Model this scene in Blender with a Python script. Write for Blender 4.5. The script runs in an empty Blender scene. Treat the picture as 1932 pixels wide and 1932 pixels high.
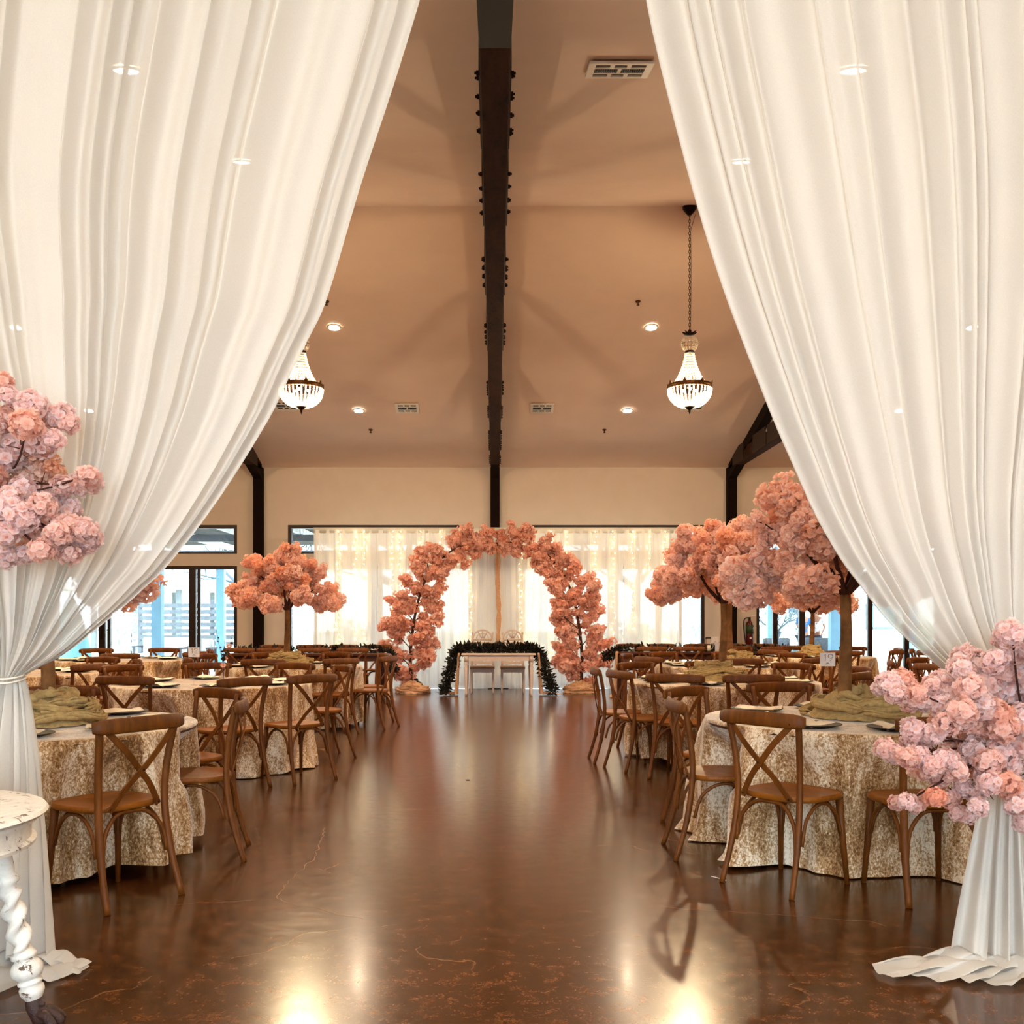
import bpy, math, random
import numpy as np
from mathutils import Vector, Matrix, noise
PI = math.pi; TAU = 2*PI
random.seed(7)
sc = bpy.context.scene
C = sc.collection
def RR(a, b): return random.uniform(a, b)

# ------------------------------------------------------------------ camera
EYE = 1.37; F = 1932.0; VPX = 934.0; HY = 1167.0
cam_d = bpy.data.cameras.new('camera'); cam = bpy.data.objects.new('camera', cam_d); C.objects.link(cam)
cam.location = (0, 0, EYE); cam.rotation_euler = (PI/2, 0, 0)
cam_d.sensor_width = 36; cam_d.sensor_fit = 'HORIZONTAL'; cam_d.lens = 36*F/1932
cam_d.shift_x = (966-VPX)/1932; cam_d.shift_y = (HY-966)/1932
cam_d.clip_start = 0.05; cam_d.clip_end = 400
sc.camera = cam
# ------------------------------------------------------------------ colour management, world
sc.view_settings.view_transform = 'Standard'; sc.view_settings.look = 'None'
sc.view_settings.gamma = 1.0; sc.view_settings.use_curve_mapping = False
sc.view_settings.exposure = 0.9
w = bpy.data.worlds.new('overcast_sky'); sc.world = w; w.use_nodes = True
wb = w.node_tree.nodes['Background']
wb.inputs[0].default_value = (0.82, 0.92, 1.0, 1); wb.inputs[1].default_value = 7.0
sc.cycles.max_bounces = 6; sc.cycles.diffuse_bounces = 3; sc.cycles.glossy_bounces = 2
sc.cycles.transmission_bounces = 5; sc.cycles.transparent_max_bounces = 8
sc.cycles.caustics_reflective = False; sc.cycles.caustics_refractive = False
sc.cycles.sample_clamp_indirect = 6.0
sc.cycles.use_adaptive_sampling = True; sc.cycles.adaptive_threshold = 0.09

CAN_W = 135; CHAN_W = 265; LOBBY_FILL_W = 48
# geometry of the hall
D = 21.0; YN = 4.58; ZE = 4.47; YR = (D+YN)/2; SL = 0.25; ZR = ZE+SL*(D-YR); BAY = 4.83; XS = 12.2
def ceil_z(y): return ZE + SL*((D-y) if y > YR else (y-YN))
def P(px, py, d): return Vector(((px-VPX)*d/F, d, EYE+(HY-py)*d/F))

# ------------------------------------------------------------------ mesh helpers
class MB:
    def __init__(s): s.v = []; s.f = []; s.t = []
    def add(s, vs, fs, tint=0.0):
        n = len(s.v); s.v += [tuple(p) for p in vs]; s.f += [tuple(i+n for i in f) for f in fs]; s.t += [tint]*len(fs); return s
    def box(s, x0, x1, y0, y1, z0, z1):
        return s.add([(x0,y0,z0),(x1,y0,z0),(x1,y1,z0),(x0,y1,z0),(x0,y0,z1),(x1,y0,z1),(x1,y1,z1),(x0,y1,z1)],
                     [(0,3,2,1),(4,5,6,7),(0,1,5,4),(1,2,6,5),(2,3,7,6),(3,0,4,7)])
    def cbox(s, c, d): return s.box(c[0]-d[0]/2, c[0]+d[0]/2, c[1]-d[1]/2, c[1]+d[1]/2, c[2]-d[2]/2, c[2]+d[2]/2)
    def tube(s, path, rad, n=8, flat=1.0, up=None, cap=True):
        """sweep an ellipse; flat scales the second axis; up fixes the first axis"""
        path = [Vector(p) for p in path]; m = len(path)
        if not hasattr(rad, '__len__'): rad = [rad]*m
        vs = []; ref = Vector(up) if up else None; prev = None
        for i, p in enumerate(path):
            t = (path[min(i+1, m-1)] - path[max(i-1, 0)]).normalized()
            if ref is not None: a = (ref - t*ref.dot(t))
            elif prev is None:
                a = t.orthogonal()
            else: a = prev - t*prev.dot(t)
            if a.length < 1e-6: a = t.orthogonal()
            a.normalize(); prev = a; b = t.cross(a)
            for k in range(n):
                q = TAU*(k+.5)/n
                vs.append(p + a*math.cos(q)*rad[i] + b*math.sin(q)*rad[i]*flat)
        fs = [(i*n+k, i*n+(k+1) % n, (i+1)*n+(k+1) % n, (i+1)*n+k) for i in range(m-1) for k in range(n)]
        if cap: fs += [tuple(reversed(range(n))), tuple((m-1)*n+k for k in range(n))]
        return s.add(vs, fs)
    def strap(s, path, w, th, nrm):
        """flat strap along path: width w across, thickness th along nrm"""
        path = [Vector(p) for p in path]; m = len(path); nrm = Vector(nrm).normalized(); vs = []
        for i, p in enumerate(path):
            t = (path[min(i+1, m-1)] - path[max(i-1, 0)]).normalized()
            nn = (nrm - t*nrm.dot(t)).normalized(); a = t.cross(nn)
            for sa, sn in ((-1,-1),(1,-1),(1,1),(-1,1)): vs.append(p + a*w/2*sa + nn*th/2*sn)
        fs = [(i*4+k, i*4+(k+1) % 4, (i+1)*4+(k+1) % 4, (i+1)*4+k) for i in range(m-1) for k in range(4)]
        fs += [(3,2,1,0), tuple((m-1)*4+k for k in range(4))]
        return s.add(vs, fs)
    def lathe(s, prof, n=24, c=(0,0,0)):
        vs = [(c[0]+r*math.cos(TAU*k/n), c[1]+r*math.sin(TAU*k/n), c[2]+z) for r, z in prof for k in range(n)]
        fs = [(i*n+k, i*n+(k+1) % n, (i+1)*n+(k+1) % n, (i+1)*n+k) for i in range(len(prof)-1) for k in range(n)]
        if prof[0][0] > 1e-4: fs.append(tuple(reversed(range(n))))
        if prof[-1][0] > 1e-4: fs.append(tuple((len(prof)-1)*n+k for k in range(n)))
        return s.add(vs, fs)
    def sphere(s, c, r, n=8, m=6, sz=1.0):
        pr = [(max(1e-5, r*math.sin(PI*i/m)), -r*sz*math.cos(PI*i/m)) for i in range(m+1)]
        return s.lathe(pr, n, c)
    def prism(s, poly, z0, z1):
        n = len(poly); vs = [(x, y, z0) for x, y in poly] + [(x, y, z1) for x, y in poly]
        return s.add(vs, [tuple(reversed(range(n))), tuple(range(n, 2*n))] + [(k, (k+1) % n, n+(k+1) % n, n+k) for k in range(n)])
    def grid(s, pts, nu, nv, closed=False):
        """pts[i*nv+j]"""
        fs = []
        for i in range(nu if closed else nu-1):
            i2 = (i+1) % nu
            for j in range(nv-1): fs.append((i*nv+j, i2*nv+j, i2*nv+j+1, i*nv+j+1))
        return s.add(pts, fs)
    def mesh(s, name, smooth=True, tint=False):
        me = bpy.data.meshes.new(name); me.from_pydata(s.v, [], s.f)
        if smooth: me.polygons.foreach_set('use_smooth', [True]*len(me.polygons))
        if tint:
            a = me.attributes.new('tint', 'FLOAT', 'FACE'); a.data.foreach_set('value', s.t)
        me.update(); return me
def xf(mb, M):
    mb.v = [tuple(M @ Vector(p)) for p in mb.v]; return mb
def obj(name, mb, m, parent=None, label=None, smooth=True, bevel=0, kind=None, loc=None, tint=False, sharp=None):
    me = mb if isinstance(mb, bpy.types.Mesh) else mb.mesh(name, smooth, tint)
    if m is not None and not me.materials: me.materials.append(m)
    o = bpy.data.objects.new(name, me); C.objects.link(o)
    if parent: o.parent = parent
    if label: o['label'] = label
    if kind: o['kind'] = kind
    if loc is not None: o.location = loc
    if bevel:
        b = o.modifiers.new('bevel', 'BEVEL'); b.width = bevel; b.segments = 2; b.limit_method = 'ANGLE'
    if sharp:
        try:
            me.set_sharp_from_angle(angle=sharp)
        except Exception: pass
    return o
def tag(o, label, cat, group=None):
    o['label'] = label; o['category'] = cat
    if group: o['group'] = group
    return o
def thing(name, label, cat, loc=(0,0,0), rotz=0, group=None):
    o = bpy.data.objects.new(name, None); C.objects.link(o); o.empty_display_size = .1
    o.location = loc; o.rotation_euler = (0, 0, rotz); return tag(o, label, cat, group)
def dup(root, loc=None, rotz=None, label=None, group=None):
    r = root.copy(); C.objects.link(r)
    if loc is not None: r.location = loc
    if rotz is not None: r.rotation_euler = (0, 0, rotz)
    if label: r['label'] = label
    if group: r['group'] = group
    for ch in list(root.children):
        c = ch.copy(); C.objects.link(c); c.parent = r
        for g in list(ch.children):
            q = g.copy(); C.objects.link(q); q.parent = c
    return r
def struct(name, mb, m, smooth=False, parent=None, **k):
    return obj(name, mb, m, parent, smooth=smooth, kind=None if parent else 'structure', **k)

# ------------------------------------------------------------------ materials
def srgb(r, g, b):
    f = lambda c: (c/12.92 if c <= .04045 else ((c+.055)/1.055)**2.4)
    return (f(r/255), f(g/255), f(b/255), 1)
def new_mat(name):
    m = bpy.data.materials.new(name); m.use_nodes = True; nt = m.node_tree
    return m, nt, nt.nodes['Principled BSDF']
def L(nt, a, b): nt.links.new(a, b)
def coords(nt, scale=(1,1,1), kind='Object'):
    tc = nt.nodes.new('ShaderNodeTexCoord'); mp = nt.nodes.new('ShaderNodeMapping')
    mp.inputs['Scale'].default_value = scale; L(nt, tc.outputs[kind], mp.inputs[0]); return mp.outputs[0]
def noise_n(nt, vec, scale, detail=4, rough=.55, dist=0):
    n = nt.nodes.new('ShaderNodeTexNoise'); n.inputs['Scale'].default_value = scale; n.inputs['Detail'].default_value = detail
    n.inputs['Roughness'].default_value = rough; n.inputs['Distortion'].default_value = dist; L(nt, vec, n.inputs['Vector']); return n.outputs[0]
def ramp(nt, fac, stops):
    r = nt.nodes.new('ShaderNodeValToRGB'); e = r.color_ramp.elements
    while len(e) < len(stops): e.new(.5)
    for i, (p, c) in enumerate(stops): e[i].position = p; e[i].color = c
    L(nt, fac, r.inputs[0]); return r.outputs[0]
def bump(nt, h, p, strength=.3, dist=.01):
    b = nt.nodes.new('ShaderNodeBump'); b.inputs['Strength'].default_value = strength; b.inputs['Distance'].default_value = dist
    L(nt, h, b.inputs['Height']); L(nt, b.outputs[0], p.inputs['Normal'])
def mixc(nt, fac, a, b, mode='MIX'):
    m = nt.nodes.new('ShaderNodeMix'); m.data_type = 'RGBA'; m.blend_type = mode
    for s_, v in ((0, fac), (6, a), (7, b)):
        if hasattr(v, 'is_linked') or hasattr(v, 'links'): L(nt, v, m.inputs[s_])
        else: m.inputs[s_].default_value = v
    return m.outputs[2]
def simple(name, col, rough=.6, metal=0, var=.12, scale=8, bmp=0, spec=.4):
    m, nt, p = new_mat(name); v = coords(nt)
    n = noise_n(nt, v, scale); c2 = tuple(c*(1-var) for c in col[:3])+(1,); c3 = tuple(min(1, c*(1+var)) for c in col[:3])+(1,)
    L(nt, ramp(nt, n, [(.3, c2), (.7, c3)]), p.inputs['Base Color'])
    p.inputs['Roughness'].default_value = rough; p.inputs['Metallic'].default_value = metal; p.inputs['Specular IOR Level'].default_value = spec
    if bmp: bump(nt, noise_n(nt, v, scale*6), p, bmp, .005)
    return m
def emis(name, col, s):
    m, nt, p = new_mat(name); p.inputs['Base Color'].default_value = col
    p.inputs['Emission Color'].default_value = col; p.inputs['Emission Strength'].default_value = s; return m
def wood(name, c1, c2, rough=.45, scale=1.0, along=(1,1,1), spec=.25):
    m, nt, p = new_mat(name); p.inputs['Specular IOR Level'].default_value = spec; v = coords(nt, tuple(a*scale for a in along))
    n = noise_n(nt, v, 9, 6, .6, .6); n2 = noise_n(nt, v, 45, 3)
    c = ramp(nt, n, [(.25, c1), (.72, c2)])
    c = mixc(nt, .25, c, ramp(nt, n2, [(.35, c1), (.65, c2)]))
    oi = nt.nodes.new('ShaderNodeObjectInfo')
    L(nt, c, p.inputs['Base Color']); p.inputs['Roughness'].default_value = rough
    bump(nt, n2, p, .15, .002); return m
def sheer(name, col, transp, transl, weave=True):
    m, nt, p = new_mat(name); out = nt.nodes['Material Output']
    d = nt.nodes.new('ShaderNodeBsdfDiffuse'); t = nt.nodes.new('ShaderNodeBsdfTranslucent'); tr = nt.nodes.new('ShaderNodeBsdfTransparent')
    nt.nodes.remove(p)
    v = coords(nt); n = noise_n(nt, v, 260, 2)
    c = ramp(nt, n, [(.3, tuple(x*.93 for x in col[:3])+(1,)), (.7, col)])
    L(nt, c, d.inputs[0]); L(nt, c, t.inputs[0]); tr.inputs[0].default_value = (1,1,1,1)
    m1 = nt.nodes.new('ShaderNodeMixShader'); m1.inputs[0].default_value = transl; L(nt, d.outputs[0], m1.inputs[1]); L(nt, t.outputs[0], m1.inputs[2])
    m2 = nt.nodes.new('ShaderNodeMixShader'); m2.inputs[0].default_value = transp; L(nt, m1.outputs[0], m2.inputs[1]); L(nt, tr.outputs[0], m2.inputs[2])
    L(nt, m2.outputs[0], out.inputs[0]); return m
def petal_mat(name, stops, inner, transl=.4):
    m, nt, p = new_mat(name); out = nt.nodes['Material Output']
    at = nt.nodes.new('ShaderNodeAttribute'); at.attribute_name = 'tint'
    oi = nt.nodes.new('ShaderNodeObjectInfo')
    c = ramp(nt, oi.outputs['Random'], stops)
    c = mixc(nt, at.outputs['Fac'], c, inner)
    L(nt, c, p.inputs['Base Color']); p.inputs['Roughness'].default_value = .7; p.inputs['Specular IOR Level'].default_value = .2
    t = nt.nodes.new('ShaderNodeBsdfTranslucent'); L(nt, c, t.inputs[0])
    m1 = nt.nodes.new('ShaderNodeMixShader'); m1.inputs[0].default_value = transl; L(nt, p.outputs[0], m1.inputs[1]); L(nt, t.outputs[0], m1.inputs[2])
    L(nt, m1.outputs[0], out.inputs[0]); return m
def glass_mat(name, tint=(1,1,1,1), refl=.08):
    m, nt, p = new_mat(name); out = nt.nodes['Material Output']; nt.nodes.remove(p)
    tr = nt.nodes.new('ShaderNodeBsdfTransparent'); tr.inputs[0].default_value = tint
    g = nt.nodes.new('ShaderNodeBsdfGlossy'); g.inputs['Roughness'].default_value = .02
    m1 = nt.nodes.new('ShaderNodeMixShader'); m1.inputs[0].default_value = refl; L(nt, tr.outputs[0], m1.inputs[1]); L(nt, g.outputs[0], m1.inputs[2])
    L(nt, m1.outputs[0], out.inputs[0]); return m

M = {}
M['wall'] = simple('painted_wall', srgb(210,190,172), .75, var=.03, scale=3, bmp=.08)
M['ceiling'] = simple('painted_ceiling', srgb(236,206,184), .7, var=.03, scale=2, bmp=.08)
M['beam'] = wood('dark_timber', srgb(14,4,3), srgb(26,9,6), .8, 1, (1,.15,1), .1)
M['beam_under'] = wood('lit_brown_timber', srgb(16,6,4), srgb(72,42,24), .9, 1, (1.2,.35,1), .1)  # lit brown of the chord underside put into its colour
M['steel'] = simple('dark_steel', srgb(34,16,12), .5, .6, .2, 20)
M['frame'] = simple('bronze_window_frame', srgb(38,20,14), .45, .3, .1, 10)
M['glass'] = glass_mat('window_glass', (.95,.99,1,1), .05)
M['chairwood'] = wood('walnut_chair_wood', srgb(66,32,6), srgb(128,70,16), .5, 1, (1,1,.25))
M['chairseat'] = wood('walnut_seat_wood', srgb(92,46,8), srgb(160,92,24), .42, 1, (.3,1,1))
M['rivet'] = simple('dark_rivet', srgb(40,22,14), .4, .8)
M['darktable'] = wood('dark_table_wood', srgb(52,24,12), srgb(92,50,26), .4, 1, (.2,1,1))
M['trunk'] = simple('artificial_bark', srgb(128,86,48), .9, 0, .35, 14, .6)
M['branch'] = simple('dark_twig', srgb(70,32,24), .8, 0, .25, 20)
M['white_metal'] = simple('white_painted_metal', srgb(232,222,208), .5, 0, .04, 5)
M['duct'] = simple('vent_interior', srgb(46,28,20), .8)
M['black_iron'] = simple('black_iron', srgb(32,16,12), .45, .7, .2, 20)
M['antique_brass'] = simple('antique_brass_band', srgb(96,58,22), .4, .8, .3, 25)
M['curtain'] = sheer('white_sheer_chiffon', (.83,.785,.735,1), .06, .36)
M['backdrop'] = sheer('ivory_backdrop_voile', (.95,.92,.86,1), .04, .30)
M['tan_wrap'] = simple('blush_gauze', srgb(206,160,124), .85, 0, .15, 30, .4)
M['olive'] = simple('olive_gauze', srgb(184,156,104), .9, 0, .22, 40, .5)
M['napkin'] = simple('cream_napkin_linen', srgb(240,226,204), .85, 0, .05, 40, .3)
M['plate'] = simple('dark_rimmed_charger', srgb(62,50,56), .25, .5, .1, 8)
M['white_paint'] = simple('white_painted_wood', srgb(212,190,178), .45, 0, .05, 12)
M['cushion'] = simple('beige_seat_cushion', srgb(186,152,122), .8, 0, .08, 30)
M['leaf'] = simple('dark_eucalyptus_leaf', srgb(26,22,12), .6, 0, .4, 30)
M['paper'] = simple('white_card_stock', srgb(236,226,220), .6, 0, .03, 30)
M['ink'] = simple('black_ink', srgb(24,18,16), .6)
M['acrylic'] = glass_mat('clear_acrylic', (.96,.96,.96,1), .12)
M['red'] = simple('extinguisher_red', srgb(84,14,12), .3, .1)
M['green_label'] = simple('green_printed_label', srgb(44,62,30), .5)
M['rubber'] = simple('black_rubber', srgb(26,16,16), .6)
M['concrete_out'] = simple('pale_patio_concrete', srgb(226,226,222), .85, 0, .08, 1)
M['grass'] = simple('pale_winter_grass', srgb(196,200,176), .95, 0, .25, 3)
M['out_wood'] = simple('weathered_grey_wood', srgb(92,100,108), .8, 0, .2, 6)
M['out_dark'] = simple('grey_roof_board', srgb(40,37,39), .8, 0, .15, 4)
M['out_white'] = simple('white_painted_rafter', srgb(235,235,235), .7, 0, .03, 4)
M['out_blue'] = simple('blue_painted_post', srgb(112,160,186), .6, 0, .08, 4)
M['out_bark'] = simple('grey_bare_bark', srgb(64,78,88), .9, 0, .2, 8)
M['out_teal'] = simple('teal_canvas', srgb(120,176,182), .8, 0, .08, 4)
M['out_leaf'] = simple('pale_green_foliage', srgb(176,196,180), .8, 0, .3, 8)
M['skin'] = simple('skin', srgb(176,124,98), .6, 0, .05, 10)
M['hair'] = simple('dark_hair', srgb(40,26,20), .6)
M['blue_cloth'] = simple('blue_cotton', srgb(40,110,180), .8)
M['dark_cloth'] = simple('dark_denim', srgb(40,46,70), .8)
M['white_cloth'] = simple('white_cotton', srgb(225,225,230), .8)
M['carved'] = simple('dark_carved_wood', srgb(58,34,30), .4, 0, .4, 30, .8)
M['lobbywall'] = simple('cream_lobby_paint', srgb(226,212,190), .8, var=.03, scale=2)
# artificial cherry blossom petals
M['petal_near'] = petal_mat('pale_pink_petal', [(0, srgb(255,232,232)), (.5, srgb(255,239,240)), (.85, srgb(255,222,212)), (1, srgb(255,196,166))], srgb(255,206,190), .6)
M['petal_far'] = petal_mat('peach_pink_petal', [(0, srgb(255,222,204)), (.4, srgb(255,230,222)), (.75, srgb(255,200,166)), (1, srgb(255,238,232))], srgb(255,180,138), .46)
M['petal_arch'] = petal_mat('coral_petal', [(0, srgb(255,206,184)), (.5, srgb(255,214,198)), (1, srgb(255,226,214))], srgb(252,184,156), .5)
def crushed_velvet():
    m, nt, p = new_mat('champagne_crushed_velvet'); v = coords(nt)
    n1 = noise_n(nt, coords(nt, (1,1,.45)), 4.5, 3, .6, .4); n2 = noise_n(nt, coords(nt, (1,1,.7)), 88, 4, .75, .5); n3 = noise_n(nt, coords(nt, (1,1,.18)), 14, 4, .6, .5)
    mx = nt.nodes.new('ShaderNodeMath'); mx.operation = 'MULTIPLY_ADD'; L(nt, n2, mx.inputs[0]); mx.inputs[1].default_value = .46
    m2 = nt.nodes.new('ShaderNodeMath'); m2.operation = 'MULTIPLY'; L(nt, n3, m2.inputs[0]); m2.inputs[1].default_value = .24; m3 = nt.nodes.new('ShaderNodeMath'); m3.operation = 'MULTIPLY_ADD'; L(nt, n1, m3.inputs[0]); m3.inputs[1].default_value = .30; L(nt, m2.outputs[0], m3.inputs[2]); L(nt, m3.outputs[0], mx.inputs[2])
    c = ramp(nt, mx.outputs[0], [(.42, srgb(112,70,32)), (.495, srgb(194,150,100)), (.565, srgb(255,238,214))])  # pale and dark stops paint in the pile's highlights and fold shadows
    L(nt, c, p.inputs['Base Color']); p.inputs['Roughness'].default_value = .5; p.inputs['Sheen Weight'].default_value = 1.0
    p.inputs['Sheen Roughness'].default_value = .35; p.inputs['Sheen Tint'].default_value = (1,.9,.78,1); p.inputs['Specular IOR Level'].default_value = .3
    bump(nt, mx.outputs[0], p, .5, .012); return m
M['velvet'] = crushed_velvet()
def floor_mat():
    m, nt, p = new_mat('acid_stained_concrete'); v = coords(nt)
    n1 = noise_n(nt, v, .55, 4, .6, .5); n2 = noise_n(nt, v, 11, 9, .80, .1); n3 = noise_n(nt, v, 110, 4, .8)
    base = ramp(nt, n2, [(.37, srgb(8,3,2)), (.5, srgb(54,25,11)), (.64, srgb(134,78,38))])
    big = ramp(nt, n1, [(.38, srgb(12,5,3)), (.62, srgb(76,36,14))])
    c = mixc(nt, .34, base, big)
    fine = ramp(nt, n3, [(.42, srgb(14,6,4)), (.66, srgb(170,110,56))])
    c = mixc(nt, .24, c, fine)
    # thin pale hairline cracks
    nv = nt.nodes.new('ShaderNodeVectorMath'); nv.operation = 'MULTIPLY_ADD'
    nn = nt.nodes.new('ShaderNodeTexNoise'); nn.inputs['Scale'].default_value = 2.2; nn.inputs['Detail'].default_value = 6; L(nt, v, nn.inputs['Vector'])
    L(nt, nn.outputs['Color'], nv.inputs[0]); nv.inputs[1].default_value = (.5,.5,.5); L(nt, v, nv.inputs[2])
    vo = nt.nodes.new('ShaderNodeTexVoronoi'); vo.feature = 'DISTANCE_TO_EDGE'; vo.inputs['Scale'].default_value = .62; L(nt, nv.outputs[0], vo.inputs['Vector'])
    ln = ramp(nt, vo.outputs['Distance'], [(0, (1,1,1,1)), (.0035, (0,0,0,1))])
    msk = ramp(nt, noise_n(nt, v, .9, 3), [(.50, (0,0,0,1)), (.62, (.6,.6,.6,1))])
    mm = mixc(nt, 1.0, ln, msk, 'MULTIPLY')
    c = mixc(nt, mm, c, srgb(190,140,96))
    L(nt, c, p.inputs['Base Color'])
    r = ramp(nt, noise_n(nt, v, 16, 6, .7), [(.3, (.17,)*3+(1,)), (.7, (.235,)*3+(1,))])
    L(nt, r, p.inputs['Roughness']); p.inputs['Specular IOR Level'].default_value = .36
    p.inputs['Coat Weight'].default_value = .06; p.inputs['Coat Roughness'].default_value = .10
    bump(nt, noise_n(nt, v, 1.6, 3), p, .12, .02); return m
M['floor'] = floor_mat()
def shabby():
    m, nt, p = new_mat('distressed_white_paint'); v = coords(nt)
    n = noise_n(nt, v, 22, 6, .7, .5); c = ramp(nt, n, [(.37, srgb(96,72,58)), (.395, srgb(222,212,202)), (.6, srgb(238,230,220))])
    L(nt, c, p.inputs['Base Color']); p.inputs['Roughness'].default_value = .5; bump(nt, n, p, .3, .004); return m
M['shabby'] = shabby()
M['can'] = emis('downlight_lens', (1,.86,.66,1), 40)
M['bulb'] = emis('warm_bulb', (1,.72,.38,1), 30)
M['fairy'] = emis('fairy_light_bulb', (1,.74,.36,1), 22)
def crystal():
    m, nt, p = new_mat('crystal_bead'); out = nt.nodes['Material Output']
    p.inputs['Base Color'].default_value = (.97,.9,.76,1); p.inputs['Roughness'].default_value = .15
    t = nt.nodes.new('ShaderNodeBsdfTranslucent'); t.inputs[0].default_value = (1,.95,.82,1)
    tr = nt.nodes.new('ShaderNodeBsdfTransparent')
    a = nt.nodes.new('ShaderNodeMixShader'); a.inputs[0].default_value = .75; L(nt, p.outputs[0], a.inputs[1]); L(nt, t.outputs[0], a.inputs[2])
    b = nt.nodes.new('ShaderNodeMixShader'); b.inputs[0].default_value = .3; L(nt, a.outputs[0], b.inputs[1]); L(nt, tr.outputs[0], b.inputs[2])
    L(nt, b.outputs[0], out.inputs[0]); return m
M['crystal'] = crystal()

# ------------------------------------------------------------------ lights
def light(name, kind, loc, e, col, parent=None, **k):
    d = bpy.data.lights.new(name, kind); d.energy = e; d.color = col
    for a, b in k.items(): setattr(d, a, b)
    o = bpy.data.objects.new(name, d); C.objects.link(o); o.location = loc
    if parent: o.parent = parent
    return o
WARM = (1,.76,.52)

# ------------------------------------------------------------------ room shell
def wall_y(name, y0, y1, x0, x1, z0, z1, holes, m):
    """wall facing Y with rectangular holes (hx0,hx1,hz0,hz1)"""
    xs = sorted({x0, x1, *[h[0] for h in holes], *[h[1] for h in holes]}); zs = sorted({z0, z1, *[h[2] for h in holes], *[h[3] for h in holes]})
    mb = MB()
    for a, b in zip(xs, xs[1:]):
        z_start = None
        for c, d in zip(zs, zs[1:]):
            cx, cz = (a+b)/2, (c+d)/2
            solid = not any(h[0] < cx < h[1] and h[2] < cz < h[3] for h in holes)
            if solid and z_start is None: z_start = c
            if not solid and z_start is not None: mb.box(a, b, y0, y1, z_start, c); z_start = None
        if z_start is not None: mb.box(a, b, y0, y1, z_start, zs[-1])
    return struct(name, mb, m)
ZD = 2.45; ZT0 = 2.70; ZT1 = 3.29
doors = [(-9.06, -5.29), (-4.25, -.48), (.55, 4.30), (5.36, 9.13)]
holes = [(a, b, 0, ZD) for a, b in doors] + [(a, b, ZT0, ZT1) for a, b in doors]
wall_y('wall_back', D, D+.2, -XS, XS, 0, ZE+.3, holes, M['wall'])
OP = 3.05
wall_y('wall_front', YN-.14, YN, -XS, XS, 0, ZE+.4, [(-OP, OP, 0, 4.3)], M['wall'])
for nm, s in (('wall_left', -1), ('wall_right', 1)):
    poly = [(YN-.14, 0), (D+.2, 0), (D+.2, ZE+.02), (YR, ZR+.05), (YN-.14, ZE+.02)]
    mb = MB(); n = 5; x0, x1 = s*XS, s*(XS+.2)
    vs = [(x0, y, z) for y, z in poly]+[(x1, y, z) for y, z in poly]
    mb.add(vs, [(0,1,2,3,4), (9,8,7,6,5)]+[(k, (k+1) % 5, 5+(k+1) % 5, 5+k) for k in range(5)])
    struct(nm, mb, M['wall'])
floor = struct('floor', MB().box(-XS-.2, XS+.2, -4.2, D+.2, -.1, 0), M['floor'])
# ceiling: two slopes with thickness
mb = MB(); X0, X1 = -XS-.2, XS+.2; T = .15
sec = [(YN-.14, ZE-.035), (YR, ZR), (D+.2, ZE-.05), (D+.2, ZE-.05+T), (YR, ZR+T), (YN-.14, ZE-.035+T)]
vs = [(X0, y, z) for y, z in sec]+[(X1, y, z) for y, z in sec]
mb.add(vs, [(0,1,4,5), (1,2,3,4), (11,10,7,6), (10,9,8,7)]+[(k, 6+k, 6+(k+1) % 6, (k+1) % 6) for k in range(6)])
struct('ceiling', mb, M['ceiling'])
# a specific long crack across the aisle floor (paint-thin filler line)
def ground(px, py): d = EYE*F/(py-HY); return Vector(((px-VPX)*d/F, d, 0))
def crack(pts, wdt=.004):
    mb = MB(); pp = []
    for (a, b) in zip(pts, pts[1:]):
        A, B = ground(*a), ground(*b); n = max(2, int((B-A).length/.04))
        for k in range(n): pp.append(A.lerp(B, k/n)+Vector((RR(-.012,.012), RR(-.012,.012), 0)))
    vs = []
    for i, p in enumerate(pp):
        t = (pp[min(i+1, len(pp)-1)]-pp[max(i-1, 0)]).normalized(); q = Vector((-t.y, t.x, 0))*wdt*RR(.4,1.1)/2
        vs += [(p.x-q.x, p.y-q.y, .0006), (p.x+q.x, p.y+q.y, .0006)]
    mb.add(vs, [(2*i, 2*i+1, 2*i+3, 2*i+2) for i in range(len(pp)-1)]); return mb
M['crack'] = simple('pale_crack_filler', srgb(150,104,66), .5, 0, .3, 30)
obj('floor_crack', crack([(320,1706),(430,1702),(522,1696),(545,1662),(590,1622),(606,1590),(614,1560)]), M['crack'], floor, smooth=False)
obj('floor_crack', crack([(522,1696),(560,1708),(630,1722),(700,1738)], .003), M['crack'], floor, smooth=False)
obj('floor_crack', crack([(1250,1712),(1400,1722),(1520,1730),(1640,1738),(1680,1752)], .003), M['crack'], floor, smooth=False)
# baseboards on the back wall piers
xs_ = [-XS]+[v for d_ in doors for v in d_]+[XS]
mb = MB()
for a, b in zip(xs_[::2], xs_[1::2]): mb.box(a, b, D-.02, D, 0, .1)
struct('baseboard_back', mb, M['wall'])
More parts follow.
